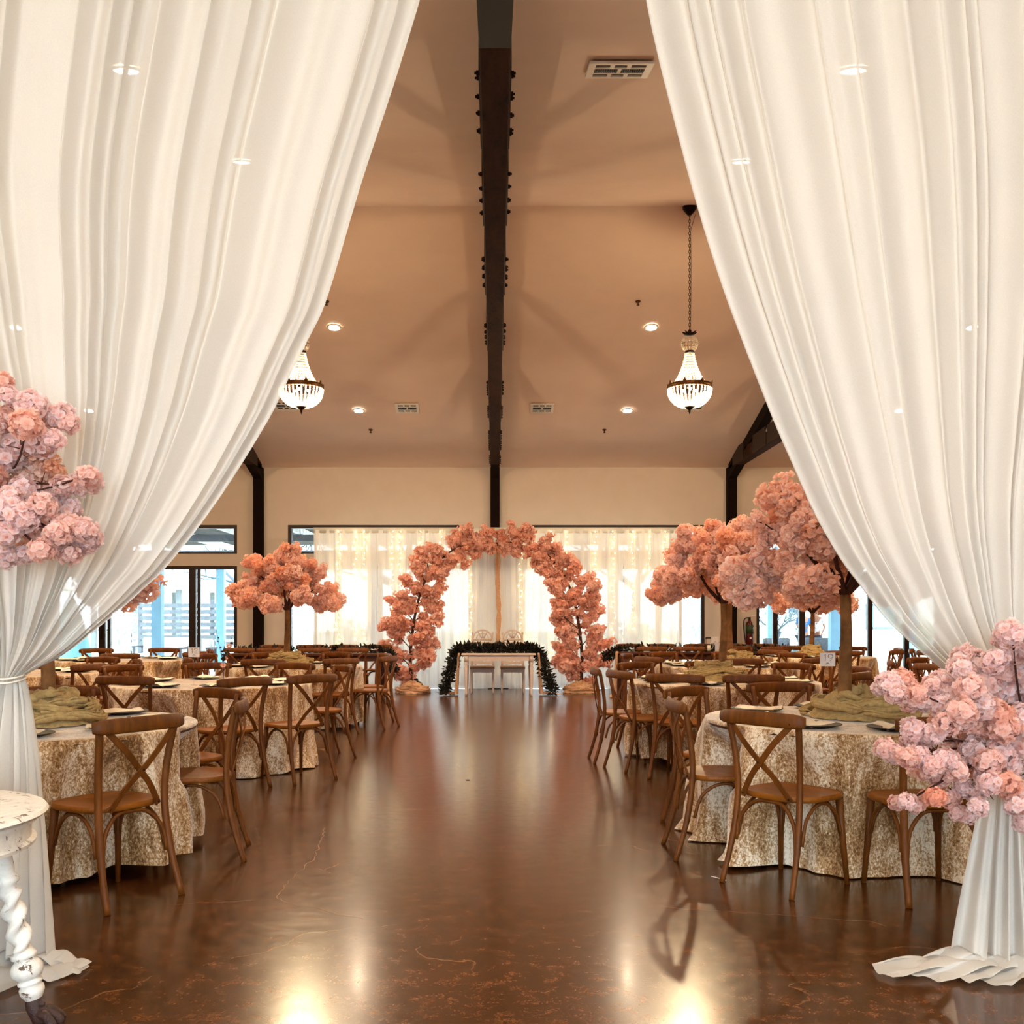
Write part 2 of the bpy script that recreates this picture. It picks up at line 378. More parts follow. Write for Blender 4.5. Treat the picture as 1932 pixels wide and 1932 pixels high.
# lobby around the camera
struct('wall_lobby_left', MB().box(-5.2, -5, -4, YN-.14, 0, 5.3), M['lobbywall'])
struct('wall_lobby_right', MB().box(5, 5.2, -4, YN-.14, 0, 5.3), M['lobbywall'])
wall_y('wall_lobby_back', -4.2, -4, -5.2, 5.2, 0, 5.3, [(-3.4, 3.4, 0, 3.6)], M['lobbywall'])
struct('ceiling_lobby', MB().box(-5.2, 5.2, -4.2, YN-.14, 5.3, 5.45), M['lobbywall'])
def slider(name, x0, x1, z1, y, stiles, parent=None, z0=0, rails=()):
    """glazed sliding door set: frame, stiles, panes"""
    root = bpy.data.objects.new(name, None); C.objects.link(root); root['kind'] = 'structure'; root.location = ((x0+x1)/2, y, z0)
    cx = (x0+x1)/2; h = z1-z0; fw = .07
    mb = MB().box(x0-cx, x0-cx+fw, -.06, .08, 0, h).box(x1-cx-fw, x1-cx, -.06, .08, 0, h).box(x0-cx+fw, x1-cx-fw, -.06, .08, h-fw, h).box(x0-cx+fw, x1-cx-fw, -.06, .08, 0, .03)
    obj('door_frame' if z0 == 0 else 'window_frame', mb, M['frame'], root, smooth=False)
    for sx, sw in stiles: obj('mullion', MB().box(sx-cx-sw/2, sx-cx+sw/2, -.045, .05, .03, h-fw), M['frame'], root, smooth=False)
    ed = [x0+fw]+[q for s_ in stiles for q in (s_[0]-s_[1]/2, s_[0]+s_[1]/2)]+[x1-fw]
    for a, b in zip(ed[::2], ed[1::2]): obj('pane', MB().box(a-cx, b-cx, .0, .008, .03, h-fw), M['glass'], root, smooth=False)
    if z0 == 0:
        for sx, sw in stiles[:1]: obj('handle', MB().box(sx-cx-.012, sx-cx+.012, -.09, -.045, .95, 1.25), M['black_iron'], root, smooth=False, bevel=.004)
    return root
for i, (a, b) in enumerate(doors):
    wd = b-a
    if i in (0, 3):
        st = [(b-.93, .14), (b-.80, .06), (a+.98, .14), (a+1.12, .06)] if i == 0 else [(a+.40, .10), (a+.95, .12), (a+2.35, .10), (a+3.1, .10)]
    else: st = [(a+wd*.27, .12), (a+wd*.5, .10), (a+wd*.75, .12)]
    st.sort(); slider('door_%d' % (i+1), a, b, ZD, D+.08, st)
    slider('window_%d' % (i+1), a, b, ZT1, D+.08, [(a+wd/3, .06), (a+wd*2/3, .06)], z0=ZT0)
slider('door_5', -3.4, 3.4, 3.6, -4.1, [(-1.7,.1), (0,.12), (1.7,.1)])

# ------------------------------------------------------------------ timber trusses
def truss(x, label, detailed):
    t = thing('roof_truss', label, 'roof truss', (x, 0, 0), group=None)
    w2 = .085; H = .24; ZB = 4.40
    obj('post', MB().box(-.095, .095, D-.16, D-.002, 0, ZE-.02), M['beam'], t, smooth=False, bevel=.006)
    obj('bottom_chord', MB().box(-w2, w2, YN, D-.16, ZB, ZB+H), M['beam_under'], t, smooth=False, bevel=.008)
    for s in (1, -1):                                        # rafters following the slopes
        y0, y1 = (D-.01, YR) if s > 0 else (YN+.01, YR)
        mb = MB(); z0, z1 = ceil_z(y0)-.07, ZR-.02
        mb.add([(sx, yy, zz+dz) for sx in (-w2, w2) for yy, zz in ((y0, z0), (y1, z1)) for dz in (-.22, 0)],
               [(0,2,3,1), (4,5,7,6), (0,4,6,2), (1,3,7,5), (0,1,5,4), (2,6,7,3)])
        obj('rafter', mb, M['beam'], t, smooth=False)
    obj('king_post', MB().box(-w2*.9, w2*.9, YR-.1, YR+.1, ZB+H, ZR-.22), M['beam'], t, smooth=False)
    for yy in (YR-4.0, YR+4.0, YR-2.0, YR+2.0):
        zt = ceil_z(yy)-.25; dy = .9 if yy < YR else -.9
        mb = MB().tube([(0, yy-dy*.6, ZB+H), (0, yy+dy*.4, ceil_z(yy+dy*.4)-.28)], .09, 4, 1, up=(1,.0001,0)); obj('web_strut', mb, M['beam'], t, smooth=False)
    # steel gusset plates hugging the chord sides and bolts through them
    nodes = [YR+7.2, YR+5.6, YR+4.6, YR+2.6, YR+1.0, YR-1.6, YR-3.6, YR-5.3, YR-6.6]
    bm = MB().lathe([(.015,0),(.015,.014),(.008,.014),(.008,.024),(.001,.024)], 6).mesh('bolt', False); bm.materials.append(M['steel'])
    for yy in nodes:
        ln = .45
        for s in (-1, 1):
            obj('gusset_plate', MB().box(s*w2 if s > 0 else -w2-.008, w2+.008 if s > 0 else -w2, yy-ln, yy+ln, ZB+.015, ZB+H+.1), M['steel'], t, smooth=False)
            if detailed:
                for k in range(8):
                    o = bpy.data.objects.new('bolt', bm); C.objects.link(o); o.parent = t
                    o.location = (s*(w2+.008), yy-ln+.06+k*.112+RR(-.025,.025), ZB+.05+(.05 if k % 2 else 0)); o.rotation_euler = (0, s*PI/2, 0)
    return t
truss(0, 'dark timber truss running along the middle of the ceiling, edged with bolts', True)
truss(-BAY, 'dark timber truss and wall post left of the middle, behind left drape', False)
truss(BAY, 'dark timber truss and wall post seen at right beside the right drape', False)
truss(-2*BAY, 'outermost left timber truss, behind the left drape', False)
truss(2*BAY, 'outermost right timber truss, behind the right drape', False)

# ------------------------------------------------------------------ ceiling fittings
def on_ceiling(o, x, y):
    o.location = (x, y, ceil_z(y) - (.05 if y > YR else .035)*0 - .012)
    a = math.atan(SL); o.rotation_euler = (-a if y > YR else a, 0, 0)
can_ring = MB().lathe([(.082,.0),(.082,-.012),(.105,-.012),(.11,-.004),(.11,.0)], 24).mesh('trim_ring'); can_ring.materials.append(M['white_metal'])
can_lens = MB().lathe([(.0001,-.006),(.08,-.006),(.08,0)], 20).mesh('lens'); can_lens.materials.append(M['can'])
ldat = bpy.data.lights.new('downlight_lamp', 'SPOT'); ldat.energy = CAN_W; ldat.color = WARM; ldat.spot_size = 2.4; ldat.spot_blend = .8; ldat.shadow_soft_size = .06
rown = {18.4: 'farthest row', 15.6: 'second row from the far wall', 9.9: 'row before the ridge', 6.8: 'row nearest the entrance'}
coln = {-7.3: 'far left bay', -2.45: 'bay left of the middle beam', 2.38: 'bay right of the middle beam', 7.27: 'far right bay'}
for y in rown:
    for x in coln:
        t = thing('downlight', 'lit recessed ceiling downlight, %s, %s' % (rown[y], coln[x]), 'ceiling light', group='recessed downlights'); on_ceiling(t, x, y)
        obj('trim_ring', can_ring, None, t); obj('lens', can_lens, None, t)
        o = bpy.data.objects.new('lamp', ldat); C.objects.link(o); o.parent = t; o.location = (0, 0, -.03)
def vent(x, y, label, wdt=.42, dep=.36):
    t = thing('air_vent', label, 'air vent', group='ceiling air vents'); on_ceiling(t, x, y)
    obj('duct', MB().box(-wdt*.4, wdt*.4, -dep*.38, dep*.38, -.004, .002), M['duct'], t, smooth=False)
    mb = MB(); a, b = wdt/2, dep/2; z0, z1 = -.016, 0
    mb.box(-a, a, -b, -b+.04, z0, z1).box(-a, a, b-.04, b, z0, z1).box(-a, -a+.045, -b+.04, b-.04, z0, z1).box(a-.045, a, -b+.04, b-.04, z0, z1)
    for yy in (-dep*.17, dep*.17): mb.box(-a+.045, a-.045, yy-.009, yy+.009, z0, z1)
    mb.box(-.012, .012, -dep*.17, dep*.17, z0, z1)
    for yy in (-1, 1):
        for xx in (-wdt*.13, wdt*.13):
            y0, y1 = sorted((yy*dep*.17, yy*(b-.04))); mb.box(xx-.014, xx+.014, y0, y1, z0, z1)
    obj('grille_frame', mb, M['white_metal'], t, smooth=False)
    for k in range(22):
        xx = -a+.055+k*(wdt-.11)/21
        if abs(xx) > .014: obj('louver', MB().box(xx-.003, xx+.003, -dep*.16, dep*.16, z0+.003, z1-.003), M['out_wood'], t, smooth=False)
vent(.82, 6.77, 'largest white ceiling vent grille, near the right drape at the top', .42, .36)
vent(-1.57, 18.3, 'small white vent on the far slope left of the middle beam')
vent(.84, 18.3, 'small white vent on the far slope right of the middle beam')
vent(-3.72, 18.2, 'small white vent on the far slope behind the left chandelier')
vent(3.52, 18.2, 'small white vent on the far slope behind the right chandelier')
def sprinkler(x, y, label):
    t = thing('fire_sprinkler', label, 'sprinkler', group='ceiling sprinklers'); on_ceiling(t, x, y)
    obj('escutcheon', MB().lathe([(.001,-.012),(.035,-.01),(.04,0)], 14), M['antique_brass'], t)
    obj('sprinkler_head', MB().lathe([(.009,-.01),(.009,-.05),(.022,-.055),(.022,-.06),(.001,-.062)], 10), M['antique_brass'], t)
sprinkler(-2.45, 14.9, 'brass fire sprinkler above the upper left downlight')
sprinkler(2.08, 14.9, 'brass fire sprinkler above the upper right downlight')
sprinkler(-2.33, 19.2, 'brass fire sprinkler below the lower left downlight')
sprinkler(2.05, 19.2, 'brass fire sprinkler below the lower right downlight')

# ------------------------------------------------------------------ chandeliers
def chandelier(x, label):
    z0 = 3.92; t = thing('chandelier', label, 'chandelier', (x, YR, z0), group='crystal basket chandeliers')
    ztop = ZR-z0-.01
    obj('ceiling_canopy', MB().lathe([(.001,ztop-.11),(.03,ztop-.10),(.055,ztop-.07),(.085,ztop-.03),(.09,ztop)], 20), M['black_iron'], t)
    zc = 1.06; ch = MB(); k = 0; z = zc
    while z < ztop-.1:
        pts = [(.011*math.cos(a) if k % 2 else 0, 0 if k % 2 else .011*math.cos(a), z+.022+.026*math.sin(a)) for a in [TAU*i/8 for i in range(9)]]
        ch.tube(pts, .0035, 4, cap=False); z += .038; k += 1
    obj('chain', ch, M['black_iron'], t)
    obj('cord', MB().tube([(.012,0,zc),(.02,0,(zc+ztop)/2),(.012,0,ztop-.3),(.07,0,ztop-.1)], .003, 5), M['black_iron'], t)
    cr = MB().lathe([(.001,1.07),(.02,1.05),(.03,1.02),(.07,1.0),(.012,.985)], 16)
    for a in range(8):
        q = TAU*a/8; cr.tube([(.02*math.cos(q), .02*math.sin(q), 1.0), (.06*math.cos(q), .06*math.sin(q), 1.01), (.10*math.cos(q), .10*math.sin(q), 1.03)], [.012,.014,.002], 5)
    obj('crown', cr, M['black_iron'], t)
    def bead(mb, c, r, sz):
        mb.add([(c[0]+r,c[1],c[2]),(c[0],c[1]+r,c[2]),(c[0]-r,c[1],c[2]),(c[0],c[1]-r,c[2]),(c[0],c[1],c[2]+sz),(c[0],c[1],c[2]-sz)],
               [(0,1,4),(1,2,4),(2,3,4),(3,0,4),(1,0,5),(2,1,5),(3,2,5),(0,3,5)])
    def strands(prof, n, per, rb):
        mb = MB()
        for s in range(n):
            q = TAU*s/n
            for i in range(per):
                u = (i+.5)/per*(len(prof)-1); j = min(int(u), len(prof)-2); f = u-j
                r = prof[j][0]*(1-f)+prof[j+1][0]*f; zz = prof[j][1]*(1-f)+prof[j+1][1]*f
                bead(mb, (r*math.cos(q), r*math.sin(q), zz), rb*min(1, .35+r/.2), rb*1.1)
        return mb
    ball = [(.045,.97),(.085,.94),(.1,.90),(.1,.86),(.085,.82),(.055,.79)]
    obj('bead_ball', strands(ball, 14, 8, .010), M['crystal'], t, smooth=False, kind='stuff')
    obj('cage_ring', MB().tube([(.1*math.cos(TAU*i/20), .1*math.sin(TAU*i/20), .88) for i in range(21)], .003, 5), M['antique_brass'], t)
    obj('collar', MB().lathe([(.055,.765),(.06,.77),(.06,.79),(.05,.795),(.05,.765)], 18), M['black_iron'], t)
    cone = [(.055,.765),(.065,.70),(.085,.62),(.11,.54),(.14,.47),(.18,.41),(.235,.365),(.265,.35)]
    obj('bead_cone', strands(cone, 26, 16, .0115), M['crystal'], t, smooth=False, kind='stuff')
    bd = MB().lathe([(.262,.315),(.278,.32),(.283,.345),(.278,.37),(.262,.375),(.262,.315)], 40)
    for a in range(8):
        q = TAU*(a+.5)/8; bd.tube([(.272*math.cos(q), .272*math.sin(q), .36), (.28*math.cos(q), .28*math.sin(q), .385), (.285*math.cos(q), .285*math.sin(q), .405)], [.03,.022,.004], 6, .4, up=(-math.sin(q), math.cos(q), 0))
    obj('band', bd, M['antique_brass'], t)
    bowl = [(.27,.32),(.265,.27),(.25,.22),(.225,.18),(.19,.145),(.145,.115),(.09,.10),(.03,.095)]
    obj('bead_bowl', strands(bowl, 32, 15, .0125), M['crystal'], t, smooth=False, kind='stuff')
    obj('finial', MB().lathe([(.075,.10),(.05,.085),(.03,.065),(.012,.05),(.016,.035),(.008,.02),(.003,0),(.001,0)], 14), M['black_iron'], t)
    for k in range(3):
        q = TAU*k/3+.4; obj('bulb', MB().sphere((.09*math.cos(q), .09*math.sin(q), .32), .022, 8, 6, 1.6), M['bulb'], t)
    for k, (zz, f) in enumerate(((.27, 1.15), (.47, .15))):
        light('chandelier_lamp', 'POINT', (0, 0, zz), CHAN_W*f, (1,.76,.45), t, shadow_soft_size=.06)
    return t
chandelier(-2.42, 'crystal basket chandelier partly hidden by the left drape')
chandelier(2.43, 'crystal basket chandelier on a long chain beside the right drape')
chandelier(-7.25, 'crystal basket chandelier wholly behind the left drape')
chandelier(7.25, 'crystal basket chandelier wholly behind the right drape')

# ------------------------------------------------------------------ chairs
def arc_pts(pts, n=6):
    """Catmull-Rom through pts"""
    pts = [Vector(p) for p in pts]; out = []
    for i in range(len(pts)-1):
        p0, p1, p2, p3 = pts[max(i-1, 0)], pts[i], pts[i+1], pts[min(i+2, len(pts)-1)]
        for k in range(n):
            t = k/n; out.append(.5*((2*p1)+(p2-p0)*t+(2*p0-5*p1+4*p2-p3)*t*t+(3*p1-p0-3*p2+p3)*t**3))
    out.append(pts[-1]); return out
def make_chair():
    t = thing('cross_back_chair', 'x', 'chair'); cw = M['chairwood']
    # seat with rounded corners, slightly dished
    poly = []
    for k in range(36):
        a = TAU*k/36; ca, sa = math.cos(a), math.sin(a); e = .62
        poly.append((.225*math.copysign(abs(ca)**e, ca)*(1.0+.05*sa), .205*math.copysign(abs(sa)**e, sa)))
    mb = MB(); rings = [(.97,.448),(1.0,.455),(1.0,.470),(.975,.478),(.85,.474),(.5,.468),(.02,.467)]
    n = 36; mb.add([(x*s, y*s, z) for s, z in rings for x, y in poly], [tuple(reversed(range(n)))]+[(i*n+k, i*n+(k+1) % n, (i+1)*n+(k+1) % n, (i+1)*n+k) for i in range(len(rings)-1) for k in range(n)]+[tuple((len(rings)-1)*n+k for k in range(n))])
    obj('seat', mb, M['chairseat'], t, sharp=.8)
    for s in (-1, 1):
        obj('rear_leg', MB().tube(arc_pts([(s*.215,-.30,0),(s*.20,-.235,.22),(s*.19,-.20,.46),(s*.197,-.21,.66),(s*.218,-.25,.875)], 4), [.0145]*4+[.0165]*13, 8, 1.15), cw, t)
        obj('front_leg', MB().tube([(s*.205,.185,0),(s*.19,.165,.25),(s*.18,.15,.45)], [.013,.017,.021], 8), cw, t)
        obj('brace', MB().tube(arc_pts([(s*.196,-.19,.24),(s*.192,-.15,.36),(s*.185,-.06,.425),(s*.182,.04,.425),(s*.184,.12,.36),(s*.19,.155,.26)], 3), .0095, 6), cw, t)
    obj('brace', MB().tube(arc_pts([(-.183,-.222,.22),(-.165,-.212,.34),(-.09,-.19,.425),(0,-.186,.437),(.09,-.19,.425),(.165,-.212,.34),(.183,-.222,.22)], 3), .0105, 6), cw, t)
    obj('brace', MB().tube(arc_pts([(-.175,.165,.26),(-.155,.15,.36),(-.08,.14,.43),(.08,.14,.43),(.155,.15,.36),(.175,.165,.26)], 3), .0095, 6), cw, t)
    # curved top rail with rolled ends
    pts = [(.26*u, -.252-.045*(1-u*u), .862+.006*(1-u*u)) for u in [-1+2*i/14 for i in range(15)]]
    rad = [.026,.036]+[.038]*11+[.036,.026]
    obj('top_rail', MB().tube(pts, rad, 12, .36, up=(0,.12,1)), cw, t)
    # two crossing bentwood slats
    for s, off in ((-1, 0), (1, .009)):
        obj('cross_slat', MB().strap(arc_pts([(s*.195,-.262-off,.848),(s*.10,-.275-off,.75),(s*.015,-.262-off,.655),(-s*.07,-.238-off,.565),(-s*.145,-.208-off,.455)], 4), .031, .008, (0,1,.12)), cw, t, smooth=False, bevel=.002)
    rv = MB().sphere((0,0,0), .006, 8, 4).mesh('rivet'); rv.materials.append(M['rivet'])
    for c in ((.0,-.285,.645), (-.19,-.276,.852), (.19,-.283,.852), (-.14,-.222,.468), (.14,-.222,.468)):
        o = bpy.data.objects.new('rivet', rv); C.objects.link(o); o.parent = t; o.location = c
    return t
chair0 = make_chair(); chair_used = [False]; NCH = [0]
def place_chair(bx, by, face, label, group):
    """bx,by: floor point between the rear feet; face: heading in degrees"""
    f = math.radians(face); x = bx+.30*math.cos(f); y = by+.30*math.sin(f); NCH[0] += 1
    if not chair_used[0]:
        chair_used[0] = True; c = chair0; c.location = (x, y, 0); c.rotation_euler = (0, 0, f-PI/2); c['label'] = label; c['group'] = group
        return c
    return dup(chair0, (x, y, 0), f-PI/2, label, group)
SIDES = ['right', 'far right', 'far', 'far left', 'left', 'near left', 'near', 'near right']
def side_name(a):
    return SIDES[int(((a % 360)+22.5)//45) % 8]

# ------------------------------------------------------------------ round tables with velvet cloths
def cloth_mesh(seed, R=.915, H=.765, hem=.03, nf=17, flare=.15, puddle=False):
    rnd = random.Random(seed); ph = [rnd.uniform(0, TAU) for _ in range(6)]; nth = 220
    prof = [0, .04, .09, .15, .22, .3, .4, .5, .6, .7, .8, .9, 1.0]; pts = []
    for i in range(nth):
        th = TAU*i/nth
        for rr in (0.001, .3, .6, .85, .895): pts.append((rr*math.cos(th), rr*math.sin(th), H+.0015*math.sin(9*th+ph[0])*(rr/.9)))
        pts.append(((R-.004)*math.cos(th), (R-.004)*math.sin(th), H-.004)); pts.append((R*math.cos(th), R*math.sin(th), H-.016))
        g = math.sin(nf*th+ph[1]+1.1*math.sin(3*th+ph[2]))+.45*math.sin((nf*2+1)*th+ph[3]+.8*math.sin(5*th)); g = .5+.5*g/1.2
        g = max(0, g)**1.5
        am = .75+.4*math.sin(2*th+ph[4])
        for t in prof[1:]:
            dr = (.018*t + flare*am*g*t**.55)+.012*math.sin(11*t+7*th+ph[5])*t
            hm = hem+.018*math.sin(4*th+ph[2])+.010*math.sin(9*th)
            z = H-.016-t*(H-.016-hm)
            if puddle and t > .95: dr += .05*(.5+.5*math.sin(17*th)); z = max(.008, z-.02)
            pts.append(((R+dr)*math.cos(th), (R+dr)*math.sin(th), z))
    return MB().grid(pts, nth, 7+12, True).mesh('tablecloth')
def tuck(me, x, y, chairs):
    nth, nv = 220, 19; V = me.vertices; disp = [[0.0]*nv for _ in range(nth)]
    for i in range(nth):
        th = TAU*i/nth; ct, st = math.cos(th), math.sin(th)
        near = [c for c in chairs if (math.cos(th-math.atan2(c[1]-y, c[0]-x)) > .75)]
        if not near: continue
        for j in range(7, nv):
            co = V[i*nv+j].co; r0 = math.hypot(co.x, co.y); r = r0
            while r > .60:
                wx, wy = x+r*ct, y+r*st; hit = False
                for cx_, cy_, f in near:
                    dx, dy = wx-cx_, wy-cy_; u = dx*math.cos(f)+dy*math.sin(f); v = -dx*math.sin(f)+dy*math.cos(f)
                    if abs(v) < .25 and -.5 < u < .245: hit = True; break
                if not hit: break
                r -= .012
            disp[i][j] = (r0-r)*min(1, max(0, (.745-co.z)/.20))
    for _ in range(2): disp = [[.25*disp[i-1][j]+.5*disp[i][j]+.25*disp[(i+1) % nth][j] for j in range(nv)] for i in range(nth)]
    for i in range(nth):
        for j in range(7, nv):
            co = V[i*nv+j].co; r0 = math.hypot(co.x, co.y); k = (r0-disp[i][j])/r0; co.x *= k; co.y *= k
    me.update()
CHAIRS_AT = {}
CLOTH = ((1, .07, 20, .15, False), (2, .02, 15, .17, True), (3, .04, 17, .15, False))
def spread_cloths():
    for key, (nm, x, y, v) in TBL.items():
        sd, hem, nf, fl, pud = CLOTH[v]; me = cloth_mesh(sd*31+hash_key(key), hem=hem, nf=nf, flare=fl, puddle=pud); tuck(me, x, y, CHAIRS_AT.get(key, []))
        cl = obj('tablecloth', me, M['velvet'], None, loc=(x, y, 0)); tag(cl, 'champagne crushed velvet cloth covering the '+nm, 'tablecloth', 'velvet tablecloths')
tt_top = MB().lathe([(.001,.728),(.9,.728),(.912,.735),(.912,.753),(.9,.758),(.001,.758)], 48).mesh('tabletop'); tt_top.materials.append(M['darktable'])
tl = MB().tube([(0,0,0),(0,0,.728)], .016, 8).mesh('leg'); tl.materials.append(M['white_metal'])
plate_m = MB().lathe([(.001,0),(.10,0),(.125,.006),(.160,.016),(.165,.018),(.160,.020),(.12,.010),(.001,.008)], 32).mesh('charger_plate'); plate_m.materials.append(M['plate'])
rim_m = MB().lathe([(.158,.0205),(.165,.0225),(.168,.0195),(.163,.017)], 32).mesh('rim'); rim_m.materials.append(M['rubber'])
def napkin_mesh(seed):
    rnd = random.Random(seed); nu, nv = 12, 8; pts = []
    for i in range(nu):
        u = i/(nu-1)
        for j in range(nv):
            v = j/(nv-1); wdt = .07+.055*u
            z = .003+.020*math.sin(PI*v)*(1-.5*u)+.012*math.sin(3*PI*v+rnd.uniform(-.3,.3))*u+.006*math.sin(7*u+5*v)
            pts.append(((v-.5)*2*wdt, -.135+u*.27+.015*math.sin(4*v), max(.002, z)))
    top = MB().grid(pts, nu, nv); b = [(p[0], p[1], 0) for p in pts]; n0 = len(top.v)
    top.grid(b, nu, nv)
    ring = [i*nv for i in range(nu)]+[(nu-1)*nv+j for j in range(1, nv)]+[i*nv+nv-1 for i in range(nu-2, -1, -1)]+[j for j in range(nv-2, 0, -1)]
    for a, b_ in zip(ring, ring[1:]+ring[:1]): top.f.append((a, b_, b_+n0, a+n0)); top.t.append(0)
    return top.mesh('folded_napkin')
napkins = [napkin_mesh(i) for i in range(3)]
for n_ in napkins: n_.materials.append(M['napkin'])

# ------------------------------------------------------------------ blossom clusters
def cluster_mesh(seed, nfl, plen, layers, hi):
    """a ball of florets, unit radius: each floret has cupped petals"""
    rnd = random.Random(seed); mb = MB()
    for i in range(nfl):
        z = 1-2*(i+.5)/nfl; a = i*2.39996+rnd.uniform(-.3,.3); r = math.sqrt(1-z*z)
        d = Vector((r*math.cos(a), r*math.sin(a), z)); d = (d+Vector([rnd.uniform(-.25,.25) for _ in range(3)])).normalized()
        c = d*rnd.uniform(.45,.92); u = d.orthogonal().normalized(); v = d.cross(u); sp = rnd.uniform(0, TAU)
        for ly in range(layers):
            np_ = 5; open_ = (.25, .85)[ly] if layers > 1 else .6; ln = plen*(1.0, .72)[ly]*rnd.uniform(.85,1.15)
            for k in range(np_):
                q = sp+TAU*k/np_+ly*.6+rnd.uniform(-.12,.12); rad = (u*math.cos(q)+v*math.sin(q)); tan = d.cross(rad)
                e = open_+rnd.uniform(-.45,.45)
                dirn = rad*math.cos(e)+d*math.sin(e); bend = d*.16*ln
                ws = (.10, .55, .46); pts = []
                for j, (f, wd) in enumerate(zip((0, .58, 1.0), ws)):
                    b = c+dirn*ln*f - bend*(f*f)*rnd.uniform(-.6,1.4)
                    cup = d*ln*.14*(1 if j == 1 else .6)
                    if hi: pts += [b-tan*wd*ln+cup, b+(dirn*ln*rnd.uniform(-.12,.10) if j == 2 else Vector()) , b+tan*wd*ln+cup]
                    else: pts += [b-tan*wd*ln+cup*.5, b+tan*wd*ln+cup*.5]
                if hi: mb.add(pts, [(0,1,4,3),(1,2,5,4)], .55+rnd.uniform(0,.25)); mb.f += [tuple(len(mb.v)-9+q_ for q_ in f_) for f_ in ((3,4,7,6),(4,5,8,7))]; mb.t += [rnd.uniform(0,.25)]*2
                else: mb.add(pts, [(0,1,3,2)], .5); mb.f.append(tuple(len(mb.v)-6+q_ for q_ in (2,3,5,4))); mb.t.append(rnd.uniform(0,.3))
    return mb
def spray_mesh(seed, balls, nfl, plen):
    rnd = random.Random(seed); out = MB()
    for b in range(balls):
        m = cluster_mesh(seed*7+b, nfl, plen, 1, False); a = rnd.uniform(0, TAU); rr = 0 if b == 0 else rnd.uniform(.4,.8)
        c = Vector((rr*math.cos(a), rr*math.sin(a), rnd.uniform(-.5,.5))); k = rnd.uniform(.45,.7)
        out.add([tuple(Vector(p)*k+c) for p in m.v], m.f); out.t[-len(m.f):] = m.t
    return out
near_cl = [cluster_mesh(10+i, 44, .36, 2, True).mesh('blossom_cluster', True, True) for i in range(4)]
mid_cl = [spray_mesh(20+i, 4, 14, .50).mesh('blossom_cluster', False, True) for i in range(4)]
arch_cl = [spray_mesh(30+i, 6, 9, .62).mesh('blossom_cluster', False, True) for i in range(4)]
for s_, m_ in ((near_cl, 'petal_near'), (mid_cl, 'petal_far'), (arch_cl, 'petal_arch')):
    for me in s_: me.materials.append(M[m_])
def put_cluster(meshes, loc, r, parent, squash=.85):
    o = bpy.data.objects.new('blossom_cluster', random.choice(meshes)); C.objects.link(o); o.parent = parent
    o.location = loc; o.rotation_euler = (RR(-.5,.5), RR(-.5,.5), RR(0, TAU)); o.scale = (r, r, r*squash); return o
TREES = []
def blossom_tree(x, y, z, label, ncl=230, seed=0, crown=(.66,.66,.34), zc=1.03, h=.80):
    random.seed(seed+500)
    t = thing('cherry_blossom_tree', label, 'artificial tree', (x, y, z), RR(0, TAU), group='artificial cherry blossom trees')
    obj('trunk', MB().tube(arc_pts([(0,0,0),(.008,.0,.25),(-.006,.004,.5),(0,0,h)], 4), [.046,.043,.041,.040,.039,.038,.037,.036,.035,.034,.033,.032,.030], 12), M['trunk'], t)
    tips = []
    for k in range(6):
        q = TAU*k/6+RR(-.3,.3); rr = crown[0]*RR(.5,.72); zz = zc+RR(-.12,.15); e = Vector((rr*math.cos(q), rr*math.sin(q), zz))
        mid = Vector((.15*math.cos(q), .15*math.sin(q), h+.12))
        mb = MB().tube(arc_pts([(.01*math.cos(q), .01*math.sin(q), h-.03), mid, (mid+e)/2+Vector((0,0,.04)), e], 4), [.019]*4+[.013]*4+[.007]*4+[.003], 7)
        for j in range(3):
            f = RR(.4,.9); b = mid.lerp(e, f); q2 = q+RR(-.9,.9); tp = b+Vector((.2*math.cos(q2), .2*math.sin(q2), RR(-.05,.10)))
            mb.tube([b, (b+tp)/2+Vector((0,0,.02)), tp], [.005,.004,.002], 5); tips.append(tp)
        obj('branch', mb, M['branch'], t); tips.append(e)
    lobes = [Vector((crown[0]*RR(.25,.82)*math.cos(a), crown[1]*RR(.25,.82)*math.sin(a), zc+RR(-.18,.12))) for a in [TAU*i/9+RR(-.3,.3) for i in range(9)]]+[Vector((crown[0]*RR(.78,.98)*math.cos(a), crown[1]*RR(.78,.98)*math.sin(a), zc-RR(.12,.30))) for a in [TAU*i/9+RR(-.3,.3) for i in range(9)]]+[Vector((.30*math.cos(a), .30*math.sin(a), zc+RR(.16,.26))) for a in [TAU*i/5 for i in range(5)]]+[Vector((RR(-.12,.12), RR(-.12,.12), zc+.34)), Vector((0,0,zc+.12)), Vector((0,0,zc+.04))]
    for i in range(ncl):
        lb = lobes[i % len(lobes)]; d = Vector((random.gauss(0,1), random.gauss(0,1), random.gauss(0,1))).normalized()
        li = i % len(lobes); lr = .17 if li < 9 else (.10 if li < 18 else .17)
        p = lb+Vector((d.x*lr*1.15, d.y*lr*1.15, d.z*lr*.72))*RR(.55,1.0)**.6
        put_cluster(mid_cl, p, RR(.072,.10), t)
    for tp in tips: put_cluster(mid_cl, tp, RR(.055,.075), t)
    TREES.append(t); return t
